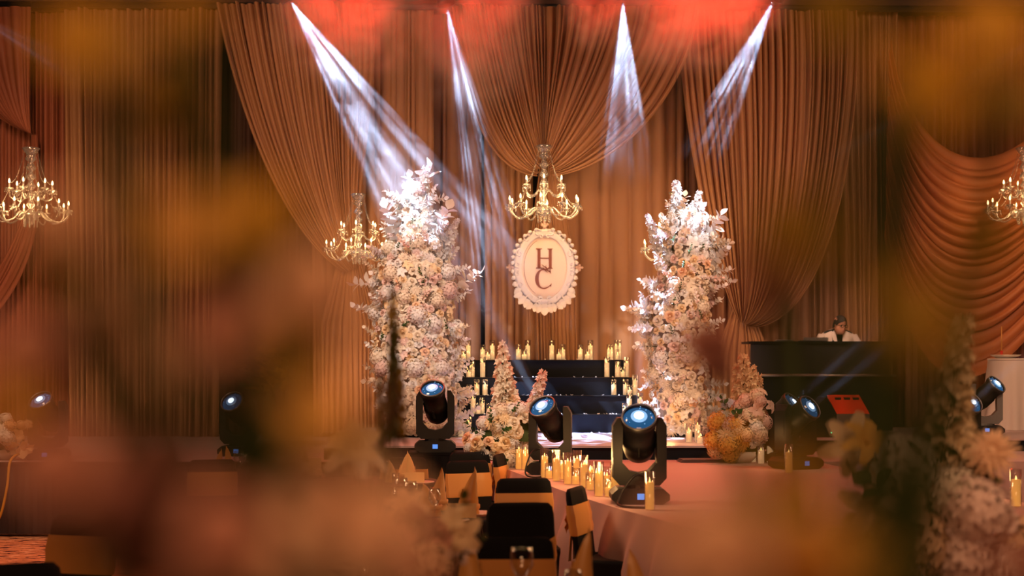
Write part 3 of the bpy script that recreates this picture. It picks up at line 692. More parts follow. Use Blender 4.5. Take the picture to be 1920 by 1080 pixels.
# far left arrangement on the stage edge
Y3 = 15.5
bl = fill(10, 810, 42, 34, Y3, 16, ['hyd', 'mum', 'open'], ['p_ivory', 'p_peach', 'p_peach', 'p_white'], .06, .09, 8) + [line('spray', 'p_cream', 20, 830, 58, 862, Y3, -.4), line('spray', 'olive', 0, 820, 52, 790, Y3), ('mum', 'p_peach', P(52, 796, Y3-.1), (0.3, -1, .3), .06)]
arrangement('peach and white flower mound at the left end of the stage', (P(8, 800, Y3).x, Y3, STZ), bl, (.22, .2, .22))
# green plant far behind left
Y4 = 17.6
bl = [line('spray', R.choice(['green', 'green', 'olive']), 505+R.uniform(-15, 15), 760-R.uniform(0, 80), 505+R.uniform(-48, 48), 740-R.uniform(20, 150), Y4, R.uniform(-.2, .2)) for _ in range(60)]
bl += [('rose', 'olive', P(505+R.uniform(-40, 42), R.uniform(625, 740), Y4-.15), (R.uniform(-.5, .5), -1, .2), .045) for _ in range(14)]
arrangement('tall green shrub with small yellow buds standing left of the left flower tower', (P(505, 800, Y4).x, Y4, STZ), bl, (.10, .10, .36), 'leafy_plant')

# ------------------------------------------------------------------ candles in glass cylinders
CD = {}
def candle_data(h, hw, r, m):
    k = (round(h, 2), round(hw, 2), round(r, 3), m)
    if k not in CD:
        CD[k] = (MB().lathe([(r*.99, .004), (r, .01), (r, h), (r*.93, h), (r*.93, .012)], 14, cap=False).data('glass_cylinder', 'glass'),
                 MB().lathe([(r*.80, .006), (r*.80, hw-.006), (r*.70, hw), (r*.25, hw-.006), (.002, hw-.008)], 14).data('wax', m),
                 MB().lathe([(.002, hw-.008), (.007, hw+.004), (.005, hw+.014), (.001, hw+.028)], 7).data('flame', 'flame'))
    return CD[k]
SIZES = {'tall': (.275, .20), 'mid': (.215, .145), 'small': (.145, .075)}
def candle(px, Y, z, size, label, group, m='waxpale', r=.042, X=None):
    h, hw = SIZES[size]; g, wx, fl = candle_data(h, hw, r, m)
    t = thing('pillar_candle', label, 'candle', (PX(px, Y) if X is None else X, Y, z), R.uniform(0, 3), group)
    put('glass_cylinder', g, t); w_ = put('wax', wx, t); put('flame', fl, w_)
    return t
def cl_light(x, Y, z, p, r=.06):
    light('candle_light', 'POINT', (x, Y, z), None, p, (1.0, .52, .18), radius=r)
ROWN = ['on the topmost black step', 'on the second black step from the top', 'on the third black step from the top', 'on the lowest black step']
NW = {'tall': 'tall', 'mid': 'medium', 'small': 'short'}
TOPC = [(857, 'mid', 'nearest the left flower tower'), (869, 'small', 'second from the left flower tower'), (878, 'tall', 'third from the left flower tower'), (905, 'mid', 'left one of trio left of tall spike'), (914.5, 'small', 'front one of trio left of tall spike'), (923, 'tall', 'right one of trio left of tall spike'),
    (972, 'mid', 'left one of trio right of tall spike'), (983, 'small', 'front one of trio right of tall spike'), (989.5, 'tall', 'right one of trio right of tall spike'),
    (1034.5, 'tall', 'straight under the sign, left one of three'), (1048, 'small', 'under the sign, front one of three'), (1055, 'mid', 'under the sign, right one of three'),
    (1088, 'mid', 'left one of the trio right of the sign'), (1101.5, 'small', 'front one of the trio right of the sign'), (1107, 'tall', 'right one of the trio right of the sign'),
    (1141, 'mid', 'clear pair near right end, left one'), (1147, 'mid', 'clear pair near right end, right one'), (1155, 'tall', 'at the right end, back left one'), (1158, 'small', 'at the right end, front one'), (1162, 'tall', 'at the right end, back right one')]
for i, (px, s, wd) in enumerate(TOPC):
    Yc = 19.52 + (.13 if s == 'tall' else .07 if s == 'mid' else -.03); rr_ = .042 if px < 1135 else .026
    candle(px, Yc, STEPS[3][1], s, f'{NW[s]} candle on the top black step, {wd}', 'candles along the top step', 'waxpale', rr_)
for k, (lst) in ((2, [(885, 'mid', 'left one at the left end'), (879, 'small', 'front one at the left end'), (905, 'tall', 'right one at the left end'), (1138, 'tall', 'left one at the right end'), (1158, 'mid', 'middle one at the right end'), (1168, 'small', 'front one at the right end'), (1174.5, 'tall', 'outermost one at the right end')]),
                 (1, [(880, 'small', 'front one at the left end'), (894, 'mid', 'middle one at the left end'), (909.5, 'mid', 'right one at the left end'), (1151, 'mid', 'left one at the right end'), (1173, 'mid', 'middle one at the right end'), (1181, 'small', 'front one at the right end'), (1191, 'tall', 'outermost one at the right end')]),
                 (0, [(887, 'tall', 'left one at the left end'), (897, 'small', 'front one at the left end'), (904, 'mid', 'middle one at the left end'), (918, 'small', 'right one at the left end'), (1172, 'small', 'left one at the right end'), (1180, 'tall', 'behind the shorter one at the right end'), (1197, 'small', 'second from outside at the right end'), (1200, 'tall', 'outermost one at the right end')])):
    for px, s, wd in lst:
        Yc = STEPS[k][0] + (.20 if s == 'tall' else .17 if s == 'mid' else .08)
        xw = PX(px, Yc); 
        xw = min(max(xw, STEPS[k][2]+.05), STEPS[k][3]-.05)
        candle(px, Yc, STEPS[k][1], s, f'{NW[s]} candle {ROWN[3-k]}, {wd}', f'candles on {["lowest","third","second"][k]} step', 'waxpale', X=xw)
PLC = [(768, 815, 'mid', 'in front of the left flower tower, left of its spotlight'), (857, 815, 'mid', 'right of the black spotlight at the left tower'), (864, 819, 'small', 'front one right of the spotlight at the left tower'), (879, 812, 'mid', 'just left of the lowest step'),
       (1228, 808, 'mid', 'under the right flower tower, leftmost'), (1249, 809, 'mid', 'under the right flower tower, second from left'), (1259, 810, 'small', 'under the right flower tower, small one between two'), (1268, 809, 'mid', 'under the right flower tower, right of the small one'),
       (1322, 806, 'mid', 'at the right foot of the right flower tower'), (1291.5, 830, 'mid', 'near the platform front edge, left one'), (1308, 829, 'tall', 'near the platform front edge, back one'), (1312, 832, 'small', 'near the platform front edge, front right one')]
for px, py, s, wd in PLC:
    Yc = min(18.3, YZ(py, PLZ)); candle(px, Yc, PLZ, s, f'{NW[s]} candle on the platform {wd}', 'candles on the platform', 'waxpale')
RWC = [(973, 880, 'tall', 'behind the left spotlight, farthest of the row'), (985, 881, 'tall', 'behind the left spotlight, second of the row'), (1021, 896, 'tall', 'first tall one right of the middle spotlight base'), (1029.5, 898, 'small', 'short one beside the first tall one'),
       (1043, 902, 'tall', 'second tall one right of the middle spotlight'), (1054, 899, 'mid', 'partly hidden behind the second and third tall ones'), (1064.5, 908, 'tall', 'third tall one right of the middle spotlight'), (1079.5, 909, 'small', 'short one between third and fourth tall ones'), (1082, 902, 'tall', 'behind the short one between third and fourth'),
       (1095, 915, 'tall', 'fourth tall one of the row'), (1106.5, 919, 'small', 'short one right of the fourth tall one'), (1110, 912, 'mid', 'behind the short one right of the fourth tall one'), (1123, 931, 'tall', 'fifth tall one, closest to the chairs'), (1138, 925, 'mid', 'behind the fifth tall one'), (1142, 932, 'small', 'short one right of the fifth tall one'), (1153, 932, 'tall', 'half hidden by the near spotlight'), (1218, 956, 'tall', 'in front of the near spotlight base')]
for px, py, s, wd in RWC:
    Yc = YZ(py, STZ); sc_ = {'tall': .97, 'mid': 1, 'small': 1}[s]
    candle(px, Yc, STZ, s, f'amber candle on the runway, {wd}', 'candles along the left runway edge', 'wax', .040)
RRC = [(1398, 866, 'mid', 'left one in front of the golden flowers'), (1412, 867, 'small', 'short one in front of the golden flowers'), (1418, 861, 'tall', 'back one in front of the golden flowers'), (1427, 870, 'mid', 'front right one by the golden flowers'), (1444, 868, 'tall', 'half behind the right pair of spotlights'),
       (1479, 887, 'tall', 'front one right of the paired spotlights'), (1502, 868, 'mid', 'right of the paired spotlights, farther back'), (1845, 905, 'mid', 'seen through the right table flowers, upper'), (1851, 940, 'mid', 'seen through the right table flowers, lower'), (1905, 950, 'tall', 'at the far right edge of the picture')]
for px, py, s, wd in RRC:
    candle(px, YZ(py, STZ), STZ, s, f'runway candle {wd}', 'candles on the right side of the runway', 'waxpale' if px < 1450 else 'wax')
for px, Y, z, p_ in ((868, 19.3, 2.2, 4), (914, 19.3, 2.2, 5), (981, 19.3, 2.2, 5), (1046, 19.3, 2.2, 5), (1100, 19.3, 2.2, 5), (1152, 19.3, 2.2, 5), (892, 18.7, 1.75, 5), (1170, 18.7, 1.75, 5), (900, 18.3, 1.4, 4), (1190, 18.3, 1.4, 4),
                     (1256, 17.0, 1.25, 5), (1300, 15.9, 1.25, 4), (1035, 12.7, 1.12, 6), (1080, 12.0, 1.12, 6), (1125, 11.1, 1.12, 6), (1180, 10.2, 1.14, 5), (1415, 14.15, 1.14, 2), (1490, 13.9, 1.14, 4), (980, 13.8, 1.12, 4), (1850, 10.9, 1.1, 4)):
    cl_light(PX(px, Y), Y, z, p_)

# ------------------------------------------------------------------ moving head spotlights
def mb_lcd(): return MB().box(-.027, .027, -.006, .0, -.022, .022)
D_base = MB()
poly = [(-.16, 0), (.16, 0), (.215, .035), (.215, .075), (.17, .115), (-.17, .115), (-.215, .075), (-.215, .035)]
D_base.prism(poly, -.17, .17)
for sx in (-1, 1):
    D_base.box(sx*.19-.02, sx*.19+.02, -.10, .10, .045, .066); D_base.box(sx*.12-.025, sx*.12+.025, -.14, .14, -.0, .012)
D_base = D_base.data('base', 'blackplastic', False)
def yoke_mb():
    mb = MB()
    out = [(-.20, .19), (-.20, .58), (-.165, .63), (-.115, .63), (-.105, .56), (-.125, .52), (-.125, .30), (-.07, .24), (0, .225), (.07, .24), (.125, .30), (.125, .52), (.105, .56), (.115, .63), (.165, .63), (.20, .58), (.20, .19), (.15, .135), (-.15, .135)]
    L = out
    # three convex slabs joined: two arms and the bridge
    mb.prism([(-.20, .19), (-.15, .135), (-.06, .135), (-.07, .24), (-.125, .30), (-.20, .30)][::-1], -.085, .085)
    mb.prism([(.20, .19), (.15, .135), (.06, .135), (.07, .24), (.125, .30), (.20, .30)], -.085, .085)
    mb.prism([(-.06, .135), (-.07, .24), (0, .225), (.07, .24), (.06, .135)], -.085, .085)
    for s in (-1, 1):
        pl = [(s*.20, .30), (s*.20, .58), (s*.165, .64), (s*.125, .64), (s*.130, .30)]
        mb.prism(pl if s < 0 else pl[::-1], -.085, .085); mb.prism([(s*.203, .34), (s*.203, .54), (s*.20, .54), (s*.20, .34)] if s < 0 else [(s*.20, .34), (s*.20, .54), (s*.203, .54), (s*.203, .34)], -.06, .06)
    mb.lathe([(.11, .112), (.11, .14)], 20)
    return mb
D_yoke = yoke_mb().data('yoke', 'blackplastic', False)
D_yokegrey = yoke_mb().data('yoke', 'greymetal', False)
D_head = MB().lathe([(.02, -.23), (.07, -.225), (.105, -.19), (.122, -.12), (.122, -.06), (.126, -.055), (.126, .02), (.118, .03), (.122, .15), (.134, .165), (.134, .21), (.120, .215), (.118, .19)], 28, cap=False)
for a in range(8):
    D_head.box(-.128, -.120, -.012, .012, -.10+.022*a*.6, -.092+.022*a*.6, 0, Matrix.Rotation(PI/2, 4, 'Z'))
D_head = D_head.data('head', 'blackplastic')
D_lens = MB().lathe([(.118, .188), (.10, .204), (.065, .218), (.03, .224), (.001, .226)], 28, cap=False).data('lens', 'lens')
D_glow = MB().lathe([(.062, .2195), (.04, .2275), (.001, .2305)], 20, cap=False).data('reflector', 'lampglow')
D_core = MB().lathe([(.036, .2295), (.02, .233), (.001, .2345)], 18, cap=False).data('lamp_core', 'lamp')
D_ring = MB().lathe([(.120, .2150), (.128, .222), (.134, .2105)], 28, cap=False).data('lens_ring', 'greymetal')
def glints(seed):
    rr = random.Random(seed); mb = MB()
    for k in range(9):
        a = rr.uniform(0, 6.28); r = rr.uniform(.06, .105); z = .205+.012*(1-r/.11)
        mb.sphere((r*math.cos(a), r*math.sin(a), z+.004), rr.uniform(.0025, .005), 6, 4)
    return mb.data('lens_glint', 'lampglow')  # small glowing beads imitate glints on the lens
D_gl = glints(3)
HEADS = []
def moving_head(px, Y, z, yaw, d, label, grey=False, power=60, beam=3.0, ang=4.0, dens=.22):
    t = thing('moving_head_spotlight', label, 'spotlight', (PX(px, Y), Y, z), yaw, 'moving head spotlights on the stage')
    b0 = put('base', D_base, t); put('lcd_screen', mb_lcd().data('lcd_screen', 'lcd', False), b0, (.0, -.171, .06))
    y0 = put('yoke', D_yokegrey if grey else D_yoke, t)
    Rz = Matrix.Rotation(-yaw, 3, 'Z'); dl = Rz @ Vector(d).normalized()
    hd = put('head', D_head, t, (0, 0, .50), dl.to_track_quat('Z', 'Y'))
    for nm, dt in (('lens', D_lens), ('lens_ring', D_ring), ('reflector', D_glow), ('lamp_core', D_core), ('lens_glint', D_gl)): put(nm, dt, hd)
    o = t.location + Vector((0, 0, .50)); d = Vector(d).normalized(); src = o + d*.24
    if power:
        light('beam_light', 'SPOT', src, src+d, power, (.45, .68, 1.0), angle=ang*2, blend=.5, radius=.03)
        haze_cone(src + d*.02, d, beam, .05, .05+beam*math.tan(math.radians(ang*.9)), dens, 'faint blue haze above the ' + label.split(',')[0], noise=False)
    return t
def haze_cone(src, d, L, r0, r1, dens, label, noise=True, nscale=3.0, fade=None, stretch=(1, 1, .35), aniso=0.0, lo=.42, hi=.62):
    prof = [(r0+(r1-r0)*i/6, -L*i/6) for i in range(7)]
    mb = MB().lathe(prof[::-1], 20)
    m = haze_mat('haze', dens, scale=nscale if noise else 1.2, lo=lo if noise else .3, hi=hi if noise else .7, fade=fade or (L*.35, L*.97), stretch=stretch, aniso=aniso, step=.6)
    o = put('haze', mb.data('haze', m), None, src, Vector(d).normalized().to_track_quat('-Z', 'Y'))
    return tag(o, label, 'haze', kind='stuff')
G_ = lambda *a, **k: moving_head(*a, **k)
G_(815, 15.75, .93, .05, (-.12, -.62, .78), 'black moving head spotlight in front of the left flower tower, beam straight up', power=110, beam=.9, ang=4, dens=.22)
G_(1032, 13.5, STZ, -.12, (-.40, -.60, .70), 'black moving head spotlight left of the runway candles, beam leaning left', power=600, beam=2.8, ang=3.2, dens=.22)
G_(1198, 10.7, STZ, .0, (-.06, -.72, .72), 'near black moving head spotlight in the middle of the runway candles', power=420, beam=1.9, ang=3.0, dens=.22)
G_(1492, 14.2, STZ, .5, (.55, -.60, .55), 'front one of the paired spotlights left of the wedge speaker', power=420, beam=1.7, ang=2.6, dens=.22)
G_(1462, 15.1, STZ, .5, (.58, -.45, .62), 'rear one of the paired spotlights behind the golden flowers', power=420, beam=2.0, ang=2.6, dens=.22)
G_(1848, 18.1, PLZ, -.2, (.45, -.5, .60), 'grey arm moving head spotlight in front of the white table', grey=True, power=0)
G_(1802, 15.9, STZ, -.1, (.35, -.75, .55), 'low moving head spotlight half hidden by the right table flowers', power=200, beam=1.2, ang=3, dens=.22)
G_(90, 15.55, STZ, .1, (-.15, -.5, .55), 'moving head spotlight with blue screen at the left end of the stage', power=0)
G_(448, 16.2, STZ, .0, (-.25, -.8, .60), 'moving head spotlight with bright lens behind the far left table', power=200, beam=1.4, ang=2.4, dens=.22)
# pedestal under the left spotlight
pd = thing('draped_pedestal', 'black draped stand under the spotlight before the left flower tower', 'stand', (PX(818, 15.5), 15.5, 0))
G0 = P(818, 0, 14.95)
pd.location = (PX(818, 14.95), 14.95, 0)
loop = [(-.28, .2), (-.28, -.2), (.28, -.2), (.28, .2)]
put('pleated_cloth', skirt(loop, .02, .90, .018, .09, 4, side=1, flare=.02, st=.012).data('pleated_cloth', 'black'), pd)
put('stand_top', MB().box(-.29, .29, -.21, .22, .895, .925).data('stand_top', 'black', False), pd)
for o in bpy.data.objects:
    if o.name == 'moving_head_spotlight': o.location = (PX(816, 14.95), 14.95, .925)

# cables
def cable(pts, r, m, label):
    q = []
    for i in range(len(pts)-1):
        a, b2 = Vector(pts[i]), Vector(pts[i+1]); pa = Vector(pts[max(i-1, 0)]); nb = Vector(pts[min(i+2, len(pts)-1)])
        for k in range(6):
            t = k/6; q.append(.5*((2*a)+(-pa+b2)*t+(2*pa-5*a+4*b2-nb)*t*t+(-pa+3*a-3*b2+nb)*t**3))
    q.append(Vector(pts[-1])); return tag(put('cable', MB().tube(q, r, 6).data('cable', m)), label, 'cable')
z = STZ
cable([(P(1012, 880, 13.3).x, 13.3, z+.25), (P(995, 868, 13.3).x, 13.1, z+.22), (P(985, 880, 13).x, 13.0, z+.05), (P(1000, 892, 12.9).x, 12.95, z+.012), (P(1030, 894, 13).x, 13.1, z+.012)], .008, 'cable', 'dark cable looping from the middle spotlight base onto the runway')
cable([(1.02, 10.62, z+.18), (.9, 10.45, z+.22), (.78, 10.4, z+.05), (.80, 10.3, z+.012), (.98, 10.2, z+.012)], .010, 'cable', 'dark cable looping from the near spotlight base onto the runway')
cable([(P(45, 0, 15.3).x, 15.3, z+.1), (P(20, 0, 15.1).x, 15.1, z+.02), (P(12, 0, 15.0).x, 15.02, z-.25), (P(2, 0, 15).x, 14.98, z-.55), (P(-15, 0, 15).x, 14.95, .1)], .014, 'cable_y', 'yellow cable hanging down over the black stage skirt at the far left')

# ------------------------------------------------------------------ top beams, in truss fixtures above the frame
YT = 17.6
tr = thing('lighting_truss', 'dark overhead truss carrying the beam lights above the drapes', 'truss', (0, YT, 7.15))
for dz in (0, .3):
    for dy in (-.15, .15): put('chord', MB().tube([(-8, dy, dz), (8, dy, dz)], .025, 8).data('chord', 'blackplastic'), tr)
mb = MB()
for k in range(40): mb.tube([(-8+.4*k, -.15, 0), (-7.8+.4*k, -.15, .3), (-7.6+.4*k, -.15, 0)], .010, 5)
tag(put('bracing', mb.data('bracing', 'blackplastic'), tr), kind='stuff')
def beam(px, py, ex, ey, dy, L, r1, label, power, off, ang, dens=.55, lo=.44, hi=.60, gob=32, gsc=(.06, 1, 1), ns=3.4):
    s0 = P(px, py, YT); e = P(ex, ey, YT+dy); d = (e-s0).normalized()
    a0 = s0 - d*.04
    t = thing('beam_fixture', label, 'spotlight', s0 - d*.30, 0, 'beam lights on the truss')
    put('can', MB().lathe([(.05, -.28), (.10, -.24), (.11, -.05), (.115, 0), (.10, -.01)], 18, cap=False).data('can', 'blackplastic'), t, d*.28, d.to_track_quat('Z', 'Y'))
    put('clamp', MB().box(-.03, .03, -.03, .03, 0, max(.15, 7.15-(s0-d*.3).z)).data('clamp', 'blackplastic', False), t)
    light('beam_light', 'SPOT', s0, e, power, (.50, .66, 1.0), angle=ang*2, blend=.35, radius=.015, fall='Linear', gobo={'scale': gob, 'lo': .49, 'hi': .60, 'min': .03, 'off': off, 'detail': 1, 'sc': gsc})
    haze_cone(s0, d, L, .03, r1, dens, 'white lit haze below the ' + label.split(',')[0], noise=True, nscale=ns, fade=(L*.25, L*1.0), lo=lo, hi=hi, stretch=(1, 1, .5))
beam(545, 2, 735, 300, .2, 5.0, .97, 'overhead beam light farthest left, white beam leaning right', 8000, (1, 2, 3), 12)
beam(838, 14, 895, 300, .0, 3.4, .48, 'overhead beam light left of the central swag', 7000, (5, 2, 9), 8.5, gob=46)
beam(1168, 2, 1170, 280, .0, 2.3, .42, 'overhead beam light right of the central swag, beam straight down', 9000, (7, 1, 3), 10.5, gob=46)
beam(1450, 2, 1320, 280, .0, 2.3, .34, 'overhead beam light at right leaning left', 7500, (2, 8, 4), 9, gob=44, lo=.46, hi=.58)
beam(1960, 60, 1480, 372, .5, 4.0, .30, 'overhead beam light outside the right edge', 220, (2, 3, 4), 4, dens=.3, ns=1.5)
beam(-60, 20, 130, 130, .5, 1.7, .25, 'overhead beam light outside the left edge', 160, (4, 3, 4), 7, dens=.3, ns=1.5)

# red wash lamps with smoke around them
def red_wash(px, py, rx, rz, power, label, seed, dens=1.4):
    c0 = P(px, py, YT-.3)
    t = thing('red_wash_lamp', label, 'lamp', c0 + Vector((0, .3, .95)), 0, 'red wash lamps on the truss')
    put('can', MB().lathe([(.10, -.16), (.13, -.12), (.14, .12), (.08, .20), (.02, .22)], 18).data('can', 'blackplastic'), t)
    put('red_lens', MB().lathe([(.12, -.165), (.001, -.175)], 18, cap=False).data('red_lens', 'red_gel'), t)
    light('red_light', 'SPOT', c0+Vector((0, .1, rz*1.15+.05)), c0+Vector((0, -1.3, -2)), power*.85, (1.0, .018, .004), angle=84, blend=1.0, radius=.12)
    m = haze_mat('red_lit_smoke', dens, scale=2.2, lo=.40, hi=.62, ball=True, step=.8)
    n_ = R.uniform(0, 3)
    o = put('haze', MB().sphere((0, 0, 0), 1.0, 20, 12).data('haze', m), None, c0, (0, 0, n_), None); o.scale = (rx, rx*.6, rz) if n_ < -9 else (rx, rx, rz)
    tag(o, 'smoke glowing red under the ' + label, 'haze', kind='stuff')
red_wash(655, 30, 1.15, 1.0, 1100, 'overhead red lamp left of the second beam', 1)
red_wash(890, 50, .95, 1.3, 1100, 'overhead red lamp left of the central fan of folds', 2)
red_wash(1120, 20, .6, .6, 260, 'overhead red lamp beside the straight white beam', 3, 1.2)
red_wash(1285, 15, 1.2, .95, 1200, 'overhead red lamp right of the straight white beam', 4)
red_wash(1395, 5, .7, .6, 500, 'overhead red lamp near the right beam', 5, 1.6)

# ------------------------------------------------------------------ chandeliers
def drip_pan_mb():
    mb = MB(); n = 14
    prof = [(.012, -.03), (.02, -.012), (.045, -.004), (.062, .012), (.058, .013), (.03, .002)]
    mb.lathe(prof, n, cap=False)
    for k in range(6):
        a = 2*PI*k/6; x, y = .058*math.cos(a), .058*math.sin(a)
        for zz, r in ((-.006, .006), (-.032, .010)):
            mb.add([(x+r, y, zz), (x-r*.5, y+r*.8, zz), (x-r*.5, y-r*.8, zz), (x, y, zz+r*1.5), (x, y, zz-r*2.2)], [(0,1,3),(1,2,3),(2,0,3),(1,0,4),(2,1,4),(0,2,4)])
    return mb
D_pan = drip_pan_mb().data('drip_pan', 'crystal')
D_slv = MB().lathe([(.012, 0), (.012, .075)], 8).data('candle_sleeve', 'sleeve')
D_blb = MB().lathe([(.006, .075), (.0125, .092), (.010, .112), (.001, .135)], 8).data('bulb', 'bulb')
def arm_mb(rad, dip, up):
    pts = [(.05, 0, 0), (rad*.30, 0, .03), (rad*.52, 0, -dip*.7), (rad*.78, 0, -dip), (rad*.97, 0, -dip*.3), (rad, 0, up-.02)]
    mb = MB(); q = []
    for i in range(len(pts)-1):
        a, b2 = Vector(pts[i]), Vector(pts[i+1]); pa = Vector(pts[max(i-1, 0)]); nb = Vector(pts[min(i+2, len(pts)-1)])
        for k in range(4):
            t = k/4; q.append(.5*((2*a)+(-pa+b2)*t+(2*pa-5*a+4*b2-nb)*t*t+(-pa+3*a-3*b2+nb)*t**3))
    q.append(Vector(pts[-1])); return mb.tube(q, .011, 6)
D_arm1 = arm_mb(.47, .10, .05).data('arm', 'crystal'); D_arm2 = arm_mb(.27, .05, .08).data('arm', 'crystal')
def column_mb():
    mb = MB(); z = 0; prof = [(.015, -.14), (.04, -.11), (.03, -.08), (.10, -.05), (.13, .0), (.10, .02), (.045, .05)]
    for k in range(6):
        z0 = .08+.12*k; prof += [(.022, z0), (.055+.004*k, z0+.04), (.034+.003*k, z0+.08)]
    prof += [(.07, .80), (.115, .86), (.10, .87), (.02, .84)]
    return mb.lathe(prof, 14, cap=False)
D_col = column_mb().data('column', 'crystal')
def beads(p0, p1, sag, n=26, r=.007):
    mb = MB()
    for k in range(n):
        t = (k+.5)/n; p = Vector(p0).lerp(Vector(p1), t); p.z -= sag*4*t*(1-t)
        mb.add([p+Vector(v)*r for v in ((1,0,0),(0,1,0),(-1,0,0),(0,-1,0),(0,0,1.4),(0,0,-1.4))], [(0,1,4),(1,2,4),(2,3,4),(3,0,4),(1,0,5),(2,1,5),(3,2,5),(0,3,5)])
    return mb
D_bead = beads((.075, 0, .85), (.25, 0, .40), .10, 30).data('bead_strand', 'crystal')
D_bead2 = beads((.27, 0, .33), (.45, 0, .06), .06, 20).data('bead_strand', 'crystal')
D_drop = beads((.09, 0, -.03), (.08, 0, -.17), 0, 5, .013).data('crystal_drop', 'crystal')
def build_chandelier(label, px, py, Y, scale=1.0, power=26):
    t = thing('crystal_chandelier', label, 'chandelier', P(px, py, Y), 0, 'crystal chandeliers in front of the drapes'); t.scale = (scale,)*3
    put('column', D_col, t)
    for tier, (n, D, z0, rad, up) in enumerate(((10, D_arm1, .0, .47, .05), (6, D_arm2, .24, .27, .08))):
        for k in range(n):
            a = 2*PI*k/n + .2 + tier*.3
            ar = put('arm', D, t, (0, 0, z0), (0, 0, a))
            put('drip_pan', D_pan, ar, (rad, 0, up)); put('candle_sleeve', D_slv, ar, (rad, 0, up)); put('bulb', D_blb, ar, (rad, 0, up))
    for k in range(6):
        put('bead_strand', D_bead, t, (0, 0, 0), (0, 0, k*PI/3+.5)); put('bead_strand', D_bead2, t, (0, 0, 0), (0, 0, k*PI/3+.5))
    for k in range(9): put('crystal_drop', D_drop, t, (0, 0, 0), (0, 0, k*2*PI/9))
    zt_ = (8.2-t.location.z)/scale
    put('suspension_wire', MB().tube([(0, 0, .85), (0, 0, zt_)], .0025, 5).data('suspension_wire', 'cable'), t)
    for a in (.4, 2.5, 4.6):
        light('chandelier_light', 'POINT', t.location+Vector((.36*math.cos(a), .36*math.sin(a), .12)), None, power*1.5, (1.0, .58, .22), radius=.10)
    return t
build_chandelier('crystal chandelier in the middle right above the monogram sign', 1020, 394, 19.1, 1.0, 9)
build_chandelier('crystal chandelier at the far left edge over russet drapes', 58, 402, 19.1, 1.03, 9)
build_chandelier('hazy crystal chandelier left of the left flower tower', 672, 474, 19.3, .92, 6)
build_chandelier('crystal chandelier half hidden behind the right flower tower', 1268, 474, 19.3, .95, 6)
build_chandelier('crystal chandelier cut by the right edge of the picture', 1921, 398, 19.1, 1.0, 9)

# ------------------------------------------------------------------ monogram sign
SY = 19.72
sg = thing('monogram_sign', 'white ornate oval sign with the letters H and C hanging under the chandelier', 'sign', P(1021, 502, SY))
u = SY/F
def L2(px, py): return ((px-1021)*u, -(py-502)*u)
def oval_ring(a0, b0, a1, b1, y0, y1, n=96, bump=None):
    mb = MB(); rows = []
    prof = [(0, y1), (0, y0*.5), (.18, y0), (.42, y0*.7), (.62, y0*1.1), (.88, y0*.6), (1, y0*.2), (1, y1)]
    for i in range(n+1):
        a = 2*PI*i/n; k = bump(a) if bump else 0; row = []
        for t, y in prof: row.append(((a0+(a1-a0)*t+k*t)*math.cos(a), y, (b0+(b1-b0)*t+k*t)*math.sin(a)))
        rows.append(row)
    return mb.grid(rows)
put('oval_board', MB().lathe([(1, -.01), (1, .01)], 64, 0, Matrix.Diagonal((.33, 1, .45, 1)) @ Matrix.Rotation(PI/2, 4, 'X')).data('oval_board', 'signcream', False), sg)
put('frame', oval_ring(.31, .43, .425, .525, -.05, .02, 192, lambda a: .010*abs(math.sin(a*17))+.012*abs(math.sin(a*7+.4))**3+.006*math.sin(a*4+PI/2)).data('frame', 'signwhite'), sg)
def scroll_pts(c0, r0, turns, a0, sgn, y=-.045, n=26):
    out = []
    for i in range(n+1):
        t = i/n; r = r0*(1-t*.85); a = a0+sgn*turns*2*PI*t; out.append((c0[0]+r*math.cos(a), y, c0[1]+r*math.sin(a)))
    return out
for sx in (-1, 1):
    for (cx, cz, r0, tn, a0, sgn) in ((.09, .475, .05, 1.1, 2.6, -1), (.24, .40, .06, 1.0, 2.3, -1), (.345, .20, .06, 1.1, 1.6, -1), (.375, .04, .04, 1.2, 4.4, 1), (.375, -.08, .045, 1.1, 2.0, -1), (.33, -.24, .065, 1.0, 4.6, 1), (.20, -.42, .07, 1.1, 4.9, 1), (.075, -.49, .055, 1.2, 4.6, 1), (.05, .43, .028, 1.2, .6, 1), (.06, -.43, .03, 1.2, .6, 1)):
        pts = scroll_pts((cx*1, cz), r0, tn, a0, sgn); pts = [(sx*p[0], p[1], p[2]) for p in pts]
        put('scroll', MB().tube(pts, [.016-.010*i/26 for i in range(27)], 6).data('scroll', 'signwhite'), sg)
def acanthus(cx, cz, ang, L, W, lobes=4):
    mb = MB(); rows = []
    n = 14
    for i in range(n+1):
        t = i/n; w_ = W*(math.sin(PI*(t*.85+.12)))*(1+.35*abs(math.sin(PI*lobes*t))) ; c_ = (math.cos(ang), math.sin(ang)); s_ = (-c_[1], c_[0])
        row = []
        for j in (-1, -.5, 0, .5, 1):
            row.append((cx+c_[0]*L*t+s_[0]*w_*j, -.055-.03*math.sin(PI*t)*(1-abs(j)*.7)-.012*(abs(j) == .5), cz+c_[1]*L*t+s_[1]*w_*j))
        rows.append(row)
    mb.grid(rows)
    rows2 = [[(p[0], -.005, p[2]) for p in r] for r in rows]; mb.grid(rows2)
    for e in (0, -1): mb.grid([[r[e] for r in rows], [r[e] for r in rows2]])
    return mb
